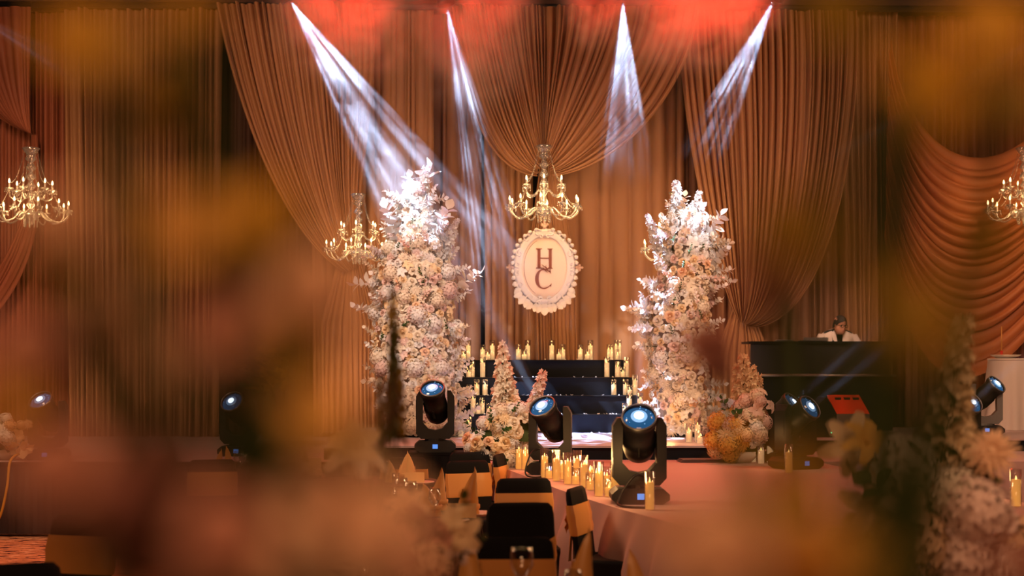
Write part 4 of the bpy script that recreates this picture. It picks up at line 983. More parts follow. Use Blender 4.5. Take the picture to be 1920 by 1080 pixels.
AC = [(0, -.50, -PI/2, .165, .06), (.05, -.51, -PI/2+.45, .13, .045), (.11, -.50, -PI/2+.3, .12, .04), (.17, -.49, -PI/2+.8, .12, .04), (.22, -.44, -PI/2+.5, .13, .045), (.27, -.40, -.85, .14, .045), (.31, -.35, -.45, .13, .04), (.34, -.29, -.75, .11, .035), (.38, -.22, -.3, .07, .03), (.405, -.13, -.5, .06, .025), (.42, -.05, -.1, .05, .025), (.42, .06, .2, .05, .025), (.415, .13, .5, .055, .025), (.39, .21, .35, .06, .028), (.36, .29, .75, .055, .025), (.32, .36, .6, .055, .028), (.26, .42, 1.0, .05, .025), (.19, .47, .9, .05, .028), (.11, .505, 1.3, .045, .025)]
for (cx, cz, an, L, W) in AC:
    put('acanthus_leaf', acanthus(cx, cz, an, L, W).data('acanthus_leaf', 'signwhite'), sg)
    if cx > .01: put('acanthus_leaf', acanthus(-cx, cz, PI-an, L, W).data('acanthus_leaf', 'signwhite'), sg)
def fleur(cx, cz, ang, L):
    mb = MB(); 
    for da, l in ((0, 1), (.8, .62), (-.8, .62)):
        a = ang+da; p = [(cx+math.cos(a)*L*l*t, -.03, cz+math.sin(a)*L*l*t) for t in (0, .4, .7, 1)]
        mb.tube(p, [.012, .018, .02, .006], 8)
        mb.sphere(p[-1], .018 if da == 0 else .022, 8, 5)
    return mb.sphere((cx, -.03, cz), .028, 10, 6)
m_f = mat('aged_plaster', (.62, .42, .36), .45)
put('finial', fleur(0, .56, PI/2, .08).data('finial', m_f), sg); put('finial', fleur(.45, .0, 0, .07).data('finial', m_f), sg); put('finial', fleur(-.45, .0, PI, .07).data('finial', m_f), sg)
arc = [(-.285*math.cos(a), -.013, .40*math.sin(a)) for a in [(-1.1+2.3*i/40) for i in range(41)]]
put('inner_line', MB().tube(arc, .0022, 4).data('inner_line', 'signink'), sg)
LY = (-.022, -.010)
def letter(polys, name):
    mb = MB()
    for pl in polys: mb.prism(pl, *LY)
    return put(name, mb.data(name, 'signink', False), sg)
def rect(x0, y0, x1, y1): return [L2(x0, y1), L2(x1, y1), L2(x1, y0), L2(x0, y0)]
letter([rect(1008.0, 467, 1013.3, 502), rect(1029.0, 467, 1034.3, 502), rect(1013, 483.3, 1029.5, 484.8),
        [L2(1004.5, 466), L2(1005.5, 467.6), L2(1015.5, 467.6), L2(1016.5, 466)], [L2(1026, 466.2), L2(1027, 467.8), L2(1035, 467.8), L2(1036.5, 466.2)],
        [L2(1004.2, 503.4), L2(1016.2, 503.4), L2(1014.5, 501.6), L2(1006, 501.6)], [L2(1026.5, 503.6), L2(1036.6, 503.6), L2(1035, 501.8), L2(1028, 501.8)]], 'letter_h')
cp = []
for i in range(29):
    a = math.radians(48+ (318-48)*i/28); ro = 1.0
    cp.append((a,))
mb = MB(); rows = []
for (a,) in cp:
    th = 5.6*max(0, math.cos((a-PI)*.62))**1.6+.9; cx_, cy_ = 1019.5, 523.0; rx, ry = 16.0, 19.0
    o_ = L2(cx_+rx*math.cos(a), cy_-ry*math.sin(a)); i_ = L2(cx_+(rx-th)*math.cos(a), cy_-(ry-min(th, 2.2))*math.sin(a))
    rows.append([(o_[0], LY[1], o_[1]), (o_[0], LY[0], o_[1]), (i_[0], LY[0], i_[1]), (i_[0], LY[1], i_[1])])
mb.grid(rows); mb.prism([L2(1031.5, 504), L2(1029.6, 509.5), L2(1033.2, 513.5)], *LY); mb.prism([L2(1030.2, 535.8), L2(1034.2, 531.2), L2(1033.2, 537.8)], *LY)
put('letter_c', mb.data('letter_c', 'signink', False), sg)
amp = MB()
for pts in ([(1015.5, 496), (1019, 499), (1024, 501.5), (1028, 508), (1033, 509.5)], [(1014, 502), (1019, 503), (1023, 508), (1027, 511)], [(1024, 497), (1023, 502), (1026, 506)], [(1031, 502), (1027, 504), (1022, 505.5)]):
    n = len(pts); amp.tube([(L2(*p)[0], -.026, L2(*p)[1]) for p in pts], [.002]+[.006]*(n-2)+[.002], 5)
put('flourish', amp.data('flourish', 'signink'), sg)
for sx in (-.14, .14): put('hanging_wire', MB().tube([(sx, .0, .50), (sx*.2, 0, .98), (sx*.2, .0, 8.2-sg.location.z)], .002, 4).data('hanging_wire', 'cable'), sg)

# ------------------------------------------------------------------ booth, person, wedge speaker
BY = 19.0
bt = thing('control_booth', 'dark cloth covered booth with silver trim at the right of the stage', 'booth', (0, 0, 0))
bz = P(0, 640, BY).z; x0, x1 = PX(1408, BY), PX(1668, BY); zm = P(0, 704, BY).z
bt.location = ((x0+x1)/2, BY, PLZ); hw = (x1-x0)/2
put('front_panel', MB().box(-hw, hw, 0, .05, zm-PLZ+.02, bz-PLZ-.03).data('front_panel', 'booth', False), bt)
put('counter_top', MB().box(-hw-.03, hw+.03, -.03, .60, bz-PLZ-.03, bz-PLZ).data('counter_top', 'black', False), bt)
put('lower_panel', MB().box(-hw+.12, hw+.05, .05, .10, .0, zm-PLZ).data('lower_panel', 'navy', False), bt)
put('trim_bar', MB().tube([(-hw+.1, -.01, zm-PLZ), (hw+.08, -.01, zm-PLZ)], .014, 8).data('trim_bar', 'silvertrim'), bt)
put('side_panel', MB().box(hw-.04, hw, .05, .58, 0, bz-PLZ-.03).data('side_panel', 'booth', False), bt)
put('side_panel', MB().box(-hw+.1, -hw+.14, .05, .58, 0, bz-PLZ-.03).data('side_panel', 'booth', False), bt)
lp = thing('laptop', 'grey laptop lying open on the booth in front of the person', 'laptop', (PX(1530, BY), BY+.2, bz), .1)
put('keyboard_deck', MB().box(-.17, .17, -.10, .12, 0, .018).data('keyboard_deck', 'greymetal', False), lp); put('screen_lid', MB().box(-.17, .17, -.13, -.12, .01, .055).data('screen_lid', 'silvertrim', False), lp)
dv = thing('tablet', 'small flat pale device lying at the left end of the booth', 'tablet', (PX(1473, BY), BY+.12, bz)); put('body', MB().box(-.11, .11, -.07, .07, 0, .02).data('body', 'greymetal', False), dv); put('screen', MB().box(-.10, .10, -.06, .06, .02, .024).data('screen', 'signwhite', False), dv)
def skin_body(name, verts, edges, radii, m, parent, sub=2, root=0):
    me = bpy.data.meshes.new(name); me.from_pydata(verts, edges, []); o = put(name, me, parent)
    me.materials.append(M[m]); md = o.modifiers.new('skin', 'SKIN'); md.use_smooth_shade = True
    for i, r in enumerate(radii):
        sv = me.skin_vertices[0].data[i]; sv.radius = r if isinstance(r, tuple) else (r, r); sv.use_root = (i == root)
    s = o.modifiers.new('sub', 'SUBSURF'); s.levels = sub; s.render_levels = sub
    return o
PY_ = BY+.75; pz = P(0, 611, PY_).z     # chin to crown centre
pe = thing('person', 'person in a cream jacket, dark shirt and glasses standing behind the booth looking down', 'person', (PX(1571, PY_), PY_, PLZ))
hz = pz-PLZ                              # head centre above riser
sz = hz+.125
vb = [(0, 0, .90), (0, .02, 1.12), (0, .03, sz-.34), (0, .03, sz-.22), (0, -.06, sz-.20), (.0, -.12, sz-.17),
      (.17, .03, sz-.26), (.25, .0, sz-.46), (.22, -.18, sz-.56), (.17, -.32, sz-.56), (-.17, .03, sz-.26), (-.25, .0, sz-.46), (-.22, -.18, sz-.56), (-.17, -.32, sz-.56),
      (.09, 0, .82), (.10, 0, .45), (.10, .02, .06), (-.09, 0, .82), (-.10, 0, .45), (-.10, .02, .06)]
eb = [(0,1),(1,2),(2,3),(3,4),(4,5),(3,6),(6,7),(7,8),(8,9),(3,10),(10,11),(11,12),(12,13),(0,14),(14,15),(15,16),(0,17),(17,18),(18,19)]
rb = [(.16,.11),(.15,.11),(.17,.12),(.12,.09),.055,.055,.075,.055,.045,.035,.075,.055,.045,.035,.09,.065,.045,.09,.065,.045]
skin_body('body', vb, eb, rb, 'shirt', pe)
jb = [(0, .01, .92), (0, .025, 1.12), (0, .035, sz-.36), (0, .04, sz-.25), (.19, .03, sz-.265), (.265, .0, sz-.46), (.23, -.18, sz-.56), (.18, -.30, sz-.56), (-.19, .03, sz-.265), (-.265, .0, sz-.46), (-.23, -.18, sz-.56), (-.18, -.30, sz-.56)]
# jacket: open front shell built by rows
rows = []
for (z_, rx, ry) in ((.80, .22, .15), (1.0, .205, .15), (1.2, .215, .155), (sz-.34, .25, .15), (sz-.25, .245, .12), (sz-.20, .17, .10), (sz-.165, .085, .085)):
    row = []
    for k in range(25):
        a = PI*1.5+.42*(1 if z_ > 1.1 else .5) + (2*PI-.84*(1 if z_ > 1.1 else .5))*k/24; row.append((rx*math.cos(a), .03+ry*math.sin(a), z_))
    rows.append(row)
jk = put('jacket', MB().grid(rows).data('jacket', 'jacket'), pe); so = jk.modifiers.new('thick', 'SOLIDIFY'); so.thickness = .012
for s in (-1, 1): 
    sl = [(s*.20, .03, sz-.27), (s*.265, .01, sz-.38), (s*.268, -.03, sz-.50), (s*.24, -.16, sz-.565), (s*.19, -.29, sz-.57)]
    put('sleeve', MB().tube(sl, [.075, .075, .066, .056, .048], 12).data('sleeve', 'jacket'), pe)
    put('lapel', MB().add([(s*.03, -.135, 1.15), (s*.10, -.14, sz-.32), (s*.115, -.115, sz-.24), (s*.055, -.075, sz-.165), (s*.045, -.095, sz-.22)], [(0, 1, 2, 3, 4)] if s > 0 else [(4, 3, 2, 1, 0)]).data('lapel', 'jacket', False), pe)
# head, turned down and to the picture's right
def head_mb():
    mb = MB(); rows = []
    ring = [(-.125, .020, .030, -.02), (-.118, .040, .045, -.025), (-.10, .056, .062, -.02), (-.075, .064, .078, -.012), (-.045, .070, .088, -.005), (-.01, .074, .094, 0), (.03, .077, .097, 0), (.065, .075, .096, .004), (.095, .064, .082, .006), (.115, .042, .055, .008), (.124, .012, .016, .01)]
    for z_, rx, ry, cy in ring:
        row = []
        for k in range(25):
            a = 2*PI*k/24; x = rx*math.sin(a); y = cy-ry*math.cos(a)
            f = max(0, math.cos(a))
            if abs(math.sin(a)) > .2 and f > .5 and -.02 < z_ < .04: y += .010*f       # eye sockets
            row.append((x, y, z_))
        rows.append(row)
    mb.grid(rows)
    mb.add([(0, -.088, .025), (-.008, -.093, .02), (.008, -.093, .02), (-.017, -.094, -.022), (.017, -.094, -.022), (0, -.118, -.018), (0, -.095, -.034)], [(0, 1, 5), (0, 5, 2), (1, 3, 5), (2, 5, 4), (3, 6, 5), (4, 5, 6)])
    for s in (-1, 1): mb.sphere((s*.078, .0, -.005), .024, 8, 6, 0, .45, .8, 1.3)
    return mb
hq = Euler((.16, 0, .40)).to_quaternion()
hd = put('head', head_mb().data('head', 'skin'), pe, (0, -.13, hz), hq)
put('lips', MB().sphere((0, -.088, -.062), .02, 10, 5, 0, 1.2, .4, .35).data('lips', mat('lips', (.30, .08, .06), .5)), hd)
for s in (-1, 1): put('eye', MB().sphere((s*.030, -.078, .008), .011, 8, 6).data('eye', 'hair'), hd)
hr = MB(); rows = []; rr = random.Random(4)
for i in range(9):
    t = i/8; row = []
    for k in range(25):
        a = 2*PI*k/24; front = max(0, math.cos(a)); lim = -.03+.105*front; z_ = lim+(.140-lim)*math.sin(t*PI/2); q = math.cos(t*PI/2)
        row.append(((.084*q+.004)*math.sin(a)*(1+rr.uniform(-.05, .05)), -(.106*q+.004)*math.cos(a)+.008, z_+rr.uniform(-.006, .008)))
    rows.append(row)
put('hair', hr.grid(rows).data('hair', 'hair'), hd)
gl = MB()
for s in (-1, 1): gl.tube([(s*.032+.027*math.cos(a), -.100, .006+.019*math.sin(a)) for a in [2*PI*i/14 for i in range(15)]], .0035, 5); gl.tube([(s*.059, -.098, .01), (s*.080, -.03, .012), (s*.082, .01, .008)], .003, 5)
gl.tube([(-.006, -.101, .01), (.006, -.101, .01)], .0035, 5); put('glasses', gl.data('glasses', 'hair'), hd)
def hand(parent, loc, s):
    mb = MB(); mb.sphere((0, 0, 0), .042, 10, 6, 0, .9, 1.1, .45)
    for k, l in enumerate((.062, .072, .068, .052)):
        x = (-.027+.018*k)*s; mb.tube([(x, -.03, 0), (x*1.1, -.03-l*.45, .006), (x*1.15, -.03-l*.8, -.008), (x*1.15, -.03-l, -.022)], [.010, .0095, .009, .006], 6)
    mb.tube([(-.032*s, .01, 0), (-.052*s, -.015, -.004), (-.060*s, -.038, -.012)], [.012, .011, .007], 6)
    return put('hand', mb.data('hand', 'skin'), parent, loc)
hand(pe, (.17, -.36, sz-.565), -1); hand(pe, (-.17, -.36, sz-.565), 1)
light('person_fill', 'AREA', (PX(1571, PY_)-.3, 18.2, 3.4), (PX(1571, PY_), PY_, pz-.1), 7, (1, .62, .45), .3, .3, spread=60)  # added fill in front of the booth to brighten the person

WY = 17.3
wg = thing('wedge_speaker', 'grey wedge monitor speaker with red lit sloping top at the right of the stage', 'speaker', (PX(1570, WY), WY, PLZ), .0)
def Wp(px, py): return ((px-1570)*WY/F, -(py-683)*WY/F+H-PLZ)
prof = [Wp(1512, 801), Wp(1516, 778), Wp(1550, 744), Wp(1569, 776), Wp(1569, 813)]
prof[0] = (prof[0][0], .0); prof[-1] = (prof[-1][0], 0.0)
wgf = MB()
x = lambda p: p[0]
sp_ = prof
cab = MB(); cab.prism([sp_[0], sp_[1], sp_[2], sp_[3], sp_[4]][::-1], 0.0, .45)
put('cabinet', cab.data('cabinet', 'black', False), wg)
A_, B_ = Wp(1569, 776), Wp(1631, 773); C_, D_ = Wp(1612, 745), Wp(1550, 744)
put('grille', MB().box(A_[0], B_[0], 0, .45, 0, A_[1]).data('grille', 'wedgegrey', False), wg)
m_red = mat('red_lit_panel', (.55, .05, .02), .5, bump=.2, bscale=150)  # red light on the speaker top is painted into its colour
mb = MB(); mb.add([(A_[0], 0, A_[1]), (B_[0], 0, A_[1]), (B_[0]-.02, .45, C_[1]+.02), (A_[0]-.02, .45, C_[1]+.02), (A_[0], .45, A_[1]), (B_[0], .45, A_[1])], [(0, 1, 2, 3), (0, 3, 4), (1, 5, 2), (3, 2, 5, 4)])
put('sloping_top', mb.data('sloping_top', m_red, False), wg)
for k in range(3): put('handle_slot', MB().box(A_[0]+.06+.11*k, A_[0]+.13+.11*k, .33, .40, C_[1]-.05, C_[1]-.01).data('handle_slot', 'black', False), wg)
put('green_led', MB().sphere((Wp(1559, 808)[0], -.01, .06), .010, 8, 5).data('green_led', 'greenled'), wg)
light('red_light', 'SPOT', P(1600, 100, 16.2), P(1598, 760, 17.4), 260, (1, .07, .03), angle=9, blend=.8, radius=.05)
# white cocktail table with plate and red taper
TY = 19.35
tb = thing('cocktail_table', 'tall table under a white floor length cloth at the far right edge', 'table', (PX(1900, TY), TY, PLZ))
ztop = P(0, 672, TY).z-PLZ
rows = []
for i in range(9):
    t = i/8; rows.append([((.33+.10*t+.03*t*math.sin(k*2*PI*13/96+.5*math.sin(k*.3)))*math.cos(2*PI*k/96), (.33+.10*t+.03*t*math.sin(k*2*PI*13/96+.5*math.sin(k*.3)))*math.sin(2*PI*k/96), ztop-.01+(0.02-ztop)*t) for k in range(97)])
put('tablecloth', MB().grid(rows).data('tablecloth', 'white'), tb); put('tabletop', MB().lathe([(.335, ztop-.03), (.34, ztop-.005), (.33, ztop)], 40).data('tabletop', 'white'), tb)
put('pole', MB().lathe([(.25, 0), (.24, .02), (.03, .05), (.03, ztop-.03)], 16).data('pole', 'chrome'), tb)
pl = thing('dish', 'white scalloped dish on the tall white table', 'dish', (PX(1883, TY), TY-.05, PLZ+ztop)); put('rim', MB().lathe([(.10, 0), (.14, .012), (.205, .045), (.20, .05), (.13, .02), (.001, .012)], 28).data('rim', 'porcelain'), pl)
tp = thing('taper_candle', 'thin gold taper in a red holder standing on the tall white table', 'candle', (PX(1877, TY), TY-.02, PLZ+ztop+.014)); put('holder', MB().lathe([(.035, 0), (.03, .02), (.012, .03), (.022, .08), (.016, .09)], 12).data('holder', 'red'), tp); put('taper', MB().lathe([(.010, .08), (.006, .42)], 8).data('taper', 'gold'), tp)
# folded grey cloths lying at the platform corner
for k, (px, py, w_, h_, lb) in enumerate(((1325, 866, .30, .035, 'flat grey folded cloth lying on the runway before the platform, front one'), (1325, 855, .26, .05, 'flat grey folded cloth lying on the runway before the platform, rear one'))):
    Yc = YZ(py, STZ); t = thing('folded_cloth', lb, 'cloth', (PX(px, Yc), Yc, STZ), .05)
    for j in range(3): put('fold', MB().box(-w_+.01*j, w_-.012*j, -.14, .14-.01*j, .002+h_/3*j, h_/3*(j+1)-.001).data('fold', 'greyfelt', False), t)

# ------------------------------------------------------------------ tables and chairs of the guests
def glass_mb(h, rb, rt, foot=.035, stem=True):
    s0 = h*.42 if stem else .01
    prof = [(foot, 0), (foot*.9, .004), (.005, .01), (.004, s0), (rb*.5, s0+.012), (rb, s0+(h-s0)*.45), (rt, h), (rt*.96, h), (rb*.94, s0+(h-s0)*.45), (rb*.45, s0+.02), (.002, s0+.014)]
    if not stem: prof = [(foot, 0), (rt, h), (rt*.95, h), (foot*.95, .012), (.002, .012)]
    return MB().lathe(prof, 16, cap=False)
D_wine = glass_mb(.22, .045, .036).data('wine_glass', 'glass'); D_wine2 = glass_mb(.25, .056, .048).data('wine_glass', 'glass'); D_tumb = glass_mb(.10, .035, .036, .03, False).data('tumbler', 'glass')
def glass(x, y, kind, label, group, z=.752):
    o = put({'w': 'wine_glass', 'b': 'wine_glass', 't': 'tumbler'}[kind], {'w': D_wine, 'b': D_wine2, 't': D_tumb}[kind], None, (x, y, z)); return tag(o, label, 'glass', group)
def napkin_mb(h, seed=0, w=.075):
    mb = MB(); rr = random.Random(seed)
    for sd in (0, 1):       # two wrapped sheets, one higher
        rows = []; hh = h*(1 if sd == 0 else .55)
        for i in range(11):
            t = i/10; row = []; wd = w*((1-t)**.6)*(1 if sd == 0 else .9); cx = w*.55*t*t*(1 if sd else -1)*(1 if seed % 2 else -1)
            for k in range(11):
                a = (-1.9+3.8*k/10)+sd*2.6+t*1.2
                row.append((cx+wd*math.sin(a)*(1+.06*math.sin(a*7)), -wd*.75*math.cos(a)*(1+.06*math.sin(a*7)), hh*t*(1-.06*math.cos(a*1.3))))
            rows.append(row)
        mb.grid(rows)
    mb.tube([(0, 0, .0), (0, 0, h*.3), (0, 0, h*.5)], [w*.6, w*.35, .004], 8)
    return mb
def napkin(px, py_top, z_top_h, Y, label, group='gold napkins folded upright on the tables', m='gold', rz=0, zt0=.755, w=.075, seed=0):
    o = thing('folded_napkin', label, 'napkin', (PX(px, Y), Y, zt0), rz, group)
    put('sheet', napkin_mb(z_top_h, seed, w).data('sheet', m), o); put('napkin_ring', MB().lathe([(w*.95, .045), (w*1.0, .05), (w*1.0, .075), (w*.93, .08)], 16, cap=False).data('napkin_ring', m), o)
    return o
def round_table(x, y, r, label, hem=True):
    t = thing('round_table', label, 'table', (x, y, 0)); 
    put('tabletop', MB().lathe([(r-.01, .715), (r, .72), (r, .745), (r-.008, .75)], 48).data('tabletop', 'tablecloth'), t)
    rows = []
    for i in range(8):
        q = i/7; rows.append([((r+.004+.10*q+.045*q*math.sin(k*2*PI*18/144+math.sin(k*.21)))*math.cos(2*PI*k/144), (r+.004+.10*q+.045*q*math.sin(k*2*PI*18/144+math.sin(k*.21)))*math.sin(2*PI*k/144), .742-.70*q) for k in range(145)])
    put('tablecloth', MB().grid(rows).data('tablecloth', 'tablecloth'), t)
    put('leg', MB().lathe([(.3, 0), (.28, .03), (.05, .06), (.05, .715)], 12).data('leg', 'blackplastic'), t)
    return t
round_table(-1.02, 10.35, .78, 'round table with dark cloth and gold napkins left of the nearest black chairs')
round_table(-1.30, 13.3, .62, 'round table with dark cloth behind, near the draped spotlight stand')
round_table(-2.75, 14.15, .72, 'round table with dark cloth at the far left with stacked glasses')
round_table(-.15, 5.75, .95, 'nearest round table with dark cloth at the lower edge of the picture')
round_table(1.45, 4.35, .75, 'round table at the lower right under the tall flowers')
round_table(0, 1.25, .85, 'round table right below the camera, out of sight under the blurred blooms')

def chair_parts():
    back = MB(); rows = []       # slab with rounded top, wrapped in stretch cloth; local +Y is behind the sitter
    def ring(z, hw, y, th): return [(-hw, y-th, z), (-hw*.5, y-th*1.15-.0, z), (0, y-th*1.2, z), (hw*.5, y-th*1.15, z), (hw, y-th, z), (hw+.012, y, z), (hw, y+th, z), (hw*.5, y+th*1.1, z), (0, y+th*1.15, z), (-hw*.5, y+th*1.1, z), (-hw, y+th, z), (-hw-.012, y, z), (-hw, y-th, z)]
    for z, hw, y, th in ((.02, .20, .235, .012), (.25, .195, .215, .014), (.46, .20, .205, .018), (.60, .205, .225, .02), (.75, .208, .25, .021), (.88, .205, .272, .020), (.93, .195, .28, .017), (.955, .17, .284, .010), (.958, .10, .285, .003)):
        rows.append(ring(z, hw, y, th))
    back.grid(rows)
    seat = MB(); rows = []
    for z, s in ((.455, .98), (.47, 1.0), (.44, 1.0), (.40, .97), (.25, .93), (.02, .98)):
        rows.append([(s*x*.215, s*y*.215, z) for x, y in ((-1, -.9), (-.9, -1), (0, -1.02), (.9, -1), (1, -.9), (1.02, 0), (1, .95), (0, 1), (-1, .95), (-1.02, 0), (-1, -.9))])
    seat.grid(rows); seat.add([(-.21, -.2, .456), (.21, -.2, .456), (.21, .2, .456), (-.21, .2, .456)], [(0, 1, 2, 3)])
    sash = MB(); rows = []
    for z, o_ in ((.63, .004), (.67, .010), (.71, .006), (.76, .011), (.81, .007), (.845, .004)):
        y = .225+(z-.6)*.167; hw, th = .209+o_, .022+o_; rows.append(ring(z, hw, y, th))
    sash.grid(rows)
    vs_ = MB(); rows = []
    for z, o_ in ((.585, .004), (.62, .010), (.66, .006), (.70, .010), (.75, .005)):
        y = .225+(z-.6)*.167; hw, th = .209+o_, .022+o_; rows.append([(x, yy-.0*x, zz-(.13*(1-abs(x)/.22))) for x, yy, zz in ring(z, hw, y, th)])
    vs_.grid(rows)
    bow = MB(); bow.sphere((0, .295, .70), .03, 8, 6)
    for s in (-1, 1):
        rows = []
        for i in range(6):
            t = i/5; x = s*.165*t; hh = .02+.075*t; y = .297+.02*math.sin(t*PI)
            rows.append([(x, y, .70-hh+.03*t), (x, y+.018, .70-hh*.4+.02*t), (x, y+.004, .70+.01*t), (x, y+.018, .70+hh*.4), (x, y, .70+hh-.01*t)])
        bow.grid(rows)
        rows = []
        for i in range(5):
            t = i/4; rows.append([(s*(.015+.05*t)-.02-.02*t, .30+.006*t, .69-.26*t), (s*(.015+.05*t), .315, .69-.26*t), (s*(.015+.05*t)+.02+.02*t, .30+.006*t, .69-.26*t)])
        bow.grid(rows)
    return back.data('backrest', 'black'), seat.data('seat', 'black'), sash.data('sash', 'gold'), bow.data('bow', 'gold'), vs_.data('sash', 'gold')
CP = chair_parts()
def chair(px, Y, rz, label, bow=True, lift=0, X=None):
    t = thing('banquet_chair', label, 'chair', (PX(px, Y) if X is None else X, Y, 0), rz, 'black covered chairs with gold sashes'); t.scale = (1, 1, 1)
    bk = put('backrest', CP[0], t); put('seat', CP[1], t); s = put('sash', CP[4] if 'v shape' in label else CP[2], t)
    if bow: put('bow', CP[3], s, (0, 0, -.13 if 'v shape' in label else 0))
    return t
def chb(px, pyt, rz, label, bow=True, w=None):     # place so the middle of the backrest top shows at px, row pyt
    Y = YZ(pyt, .955); c_, s_ = math.cos(rz), math.sin(rz); X = PX(px, Y)
    return chair(0, Y-.285*c_, rz, label, bow, X=X+.285*s_)
chb(880, 848, .35, 'black chair with broad gold sash nearest the draped stand', False)
chb(876, 864, .45, 'black chair with gold bow tied on its right side, in front of the low flowers')
chb(935, 852, 1.35, 'black chair seen from its side, gold bow, left of the runway corner', True)
chb(982, 897, .12, 'black chair with wide flat gold band directly left of the runway', False)
chb(975, 943, .10, 'black chair in the centre whose sash forms a v shape below its plain back')
chb(1078, 914, 1.25, 'black chair seen from its side with gold bow beside the runway cloth')
chb(960, 1008, PI+.04, 'nearest black chair at the lower edge with gold sash behind the wine glass', False)
chb(158, 968, -.30, 'black chair with gold bow at the lower left corner')
chb(20, 1058, .4, 'black chair top cut off by the lower left corner', False)
chb(398, 862, .2, 'black chair behind the far left table', False)
chb(758, 858, PI+.1, 'black chair with pale gold sash behind the table at the draped stand', False)
# table settings
zt_ = .752
napkin(735, 0, .20, 13.1, 'gold napkin cone leftmost on the table by the draped stand', m='goldpale', w=.06, seed=1)
napkin(757, 0, .27, 13.2, 'twisted gold napkin, left of the tall pair by the draped stand', m='goldpale', w=.06, seed=2)
napkin(771, 0, .26, 13.1, 'twisted gold napkin, right of the tall pair by the draped stand', m='goldpale', w=.06, seed=3)
napkin(818, 0, .30, 10.6, 'gold napkin with a tall point left of the pair on the middle table', w=.09, seed=4, rz=.6)
napkin(806, 0, .22, 10.2, 'gold napkin lying open in front on the middle table', w=.09, seed=5)
napkin(878, 0, .33, 10.25, 'gold napkin with the tallest point above the plate on the middle table', w=.085, seed=6)
napkin(884, 0, .33, 6.5, 'large gold napkin cone beside the wine glass at the lower edge', w=.07, seed=7)
napkin(1088, 0, .33, 6.5, 'large gold napkin cone right of the nearest black chair', w=.07, seed=8)
napkin(1196, 0, .28, 6.1, 'gold napkin point at the lower edge left of the runway cloth', w=.07, seed=9)
napkin(408, 0, .26, 13.8, 'left one of two gold napkins on the far left table', w=.06, seed=10)
napkin(430, 0, .28, 13.8, 'right one of two gold napkins on the far left table', w=.06, seed=11)
for px, Y, k, lb in ((712, 13.4, 'w', 'wine glass at the left end of the table by the draped stand'), (722, 13.1, 'w', 'second wine glass at the table by the draped stand'), (742, 12.95, 't', 'tumbler in front of the gold napkin by the draped stand'),
    (752, 10.5, 'b', 'large wine glass on the left of the middle table'), (769, 10.2, 'b', 'large wine glass in front of the napkins on the middle table'), (738, 10.2, 't', 'tumbler at the left of the middle table'), (746, 9.85, 'w', 'wine glass nearest the camera on the middle table'), (815, 9.95, 'w', 'small wine glass before the open napkin on the middle table'),
    (978, 6.5, 'b', 'large clear wine glass at the lower edge in front of the nearest chair'), (958, 5.9, 't', 'tumbler at the lower edge left of the large wine glass'), (1075, 6.0, 'w', 'wine glass beside the napkin cone at lower centre'),
    (448, 13.75, 'b', 'wine glass right of the two gold napkins on the far left table'), (456, 13.9, 'w', 'narrow wine glass on the far left table'), (470, 13.95, 'w', 'wine glass near the plates on the far left table'), (565, 13.9, 'w', 'wine glass at the right end of the far left table'), (603, 14.0, 't', 'tumbler at the right end of the far left table')):
    glass(PX(px, Y), Y, k, lb, 'glasses on the guest tables')
def plate(px, Y, r, lb):
    o = thing('plate', lb, 'plate', (PX(px, Y), Y, zt_)); put('dish', MB().lathe([(r*.6, 0), (r*.7, .006), (r, .018), (r*.98, .022), (r*.6, .010), (.001, .008)], 32).data('dish', 'porcelain'), o); return o
plate(893, 10.25, .14, 'white plate at the right edge of the middle table'); plate(790, 12.95, .12, 'white plate at the right edge of the table by the draped stand'); plate(905, 5.75, .14, 'pale plate at the lower edge of the picture'); plate(845, 9.8, .13, 'plate nearest the camera on the middle table')
for k in range(4):
    o = plate(486, 13.9, .14, ['lowest', 'second', 'third', 'topmost'][k]+' plate of the stack on the far left table'); o.location.z = zt_+.022*k
def card(px, Y, w_, h_, lb, rz=0, m='card', zz=zt_+.024):
    o = thing('place_card', lb, 'card', (PX(px, Y), Y, zz), rz)
    put('front_leaf', MB().add([(-w_, 0, 0), (w_, 0, 0), (w_, .02, h_), (-w_, .02, h_), (-w_, .003, 0), (w_, .003, 0), (w_, .023, h_), (-w_, .023, h_)], [(0,1,2,3), (7,6,5,4), (0,4,5,1), (1,5,6,2), (3,2,6,7), (0,3,7,4)]).data('front_leaf', m, False), o)
    put('rear_leaf', MB().add([(-w_, .06, 0), (w_, .06, 0), (w_, .025, h_), (-w_, .025, h_)], [(3, 2, 1, 0)]).data('rear_leaf', m, False), o)
card(777, 12.98, .09, .10, 'gold box card before the twisted napkins by the draped stand', m='goldpale', zz=zt_); card(866, 9.85, .10, .10, 'folded gold card standing before the tall napkin on the middle table', m='goldpale')
card(590, 13.9, .06, .17, 'upright pale card at the right end of the far left table', zz=zt_)
bo = thing('bottle', 'bottle with white label at the right end of the far left table', 'bottle', (PX(572, 13.8), 13.8, zt_))
put('glass_body', MB().lathe([(.034, 0), (.036, .01), (.036, .16), (.014, .20), (.013, .25), (.001, .25)], 14).data('glass_body', 'blackplastic'), bo); put('paper_label', MB().lathe([(.0368, .04), (.0368, .14)], 14, cap=False).data('paper_label', 'porcelain'), bo)
rd = thing('rose_sprig', 'small pale rose with a red bud on the far left table', 'flower', (PX(597, 13.6), 13.6, zt_+.03)); bloom(rd, 'rose', 'p_cream', rd.location+Vector((0, 0, .02)), (0, -1, .5), .05); bloom(rd, 'rose', 'p_pink', rd.location+Vector((.05, -.02, -.01)), (0, -1, .2), .025); put('stem', MB().tube([(0, 0, .01), (.03, .02, -.025)], .004, 5).data('stem', 'stem'), rd)

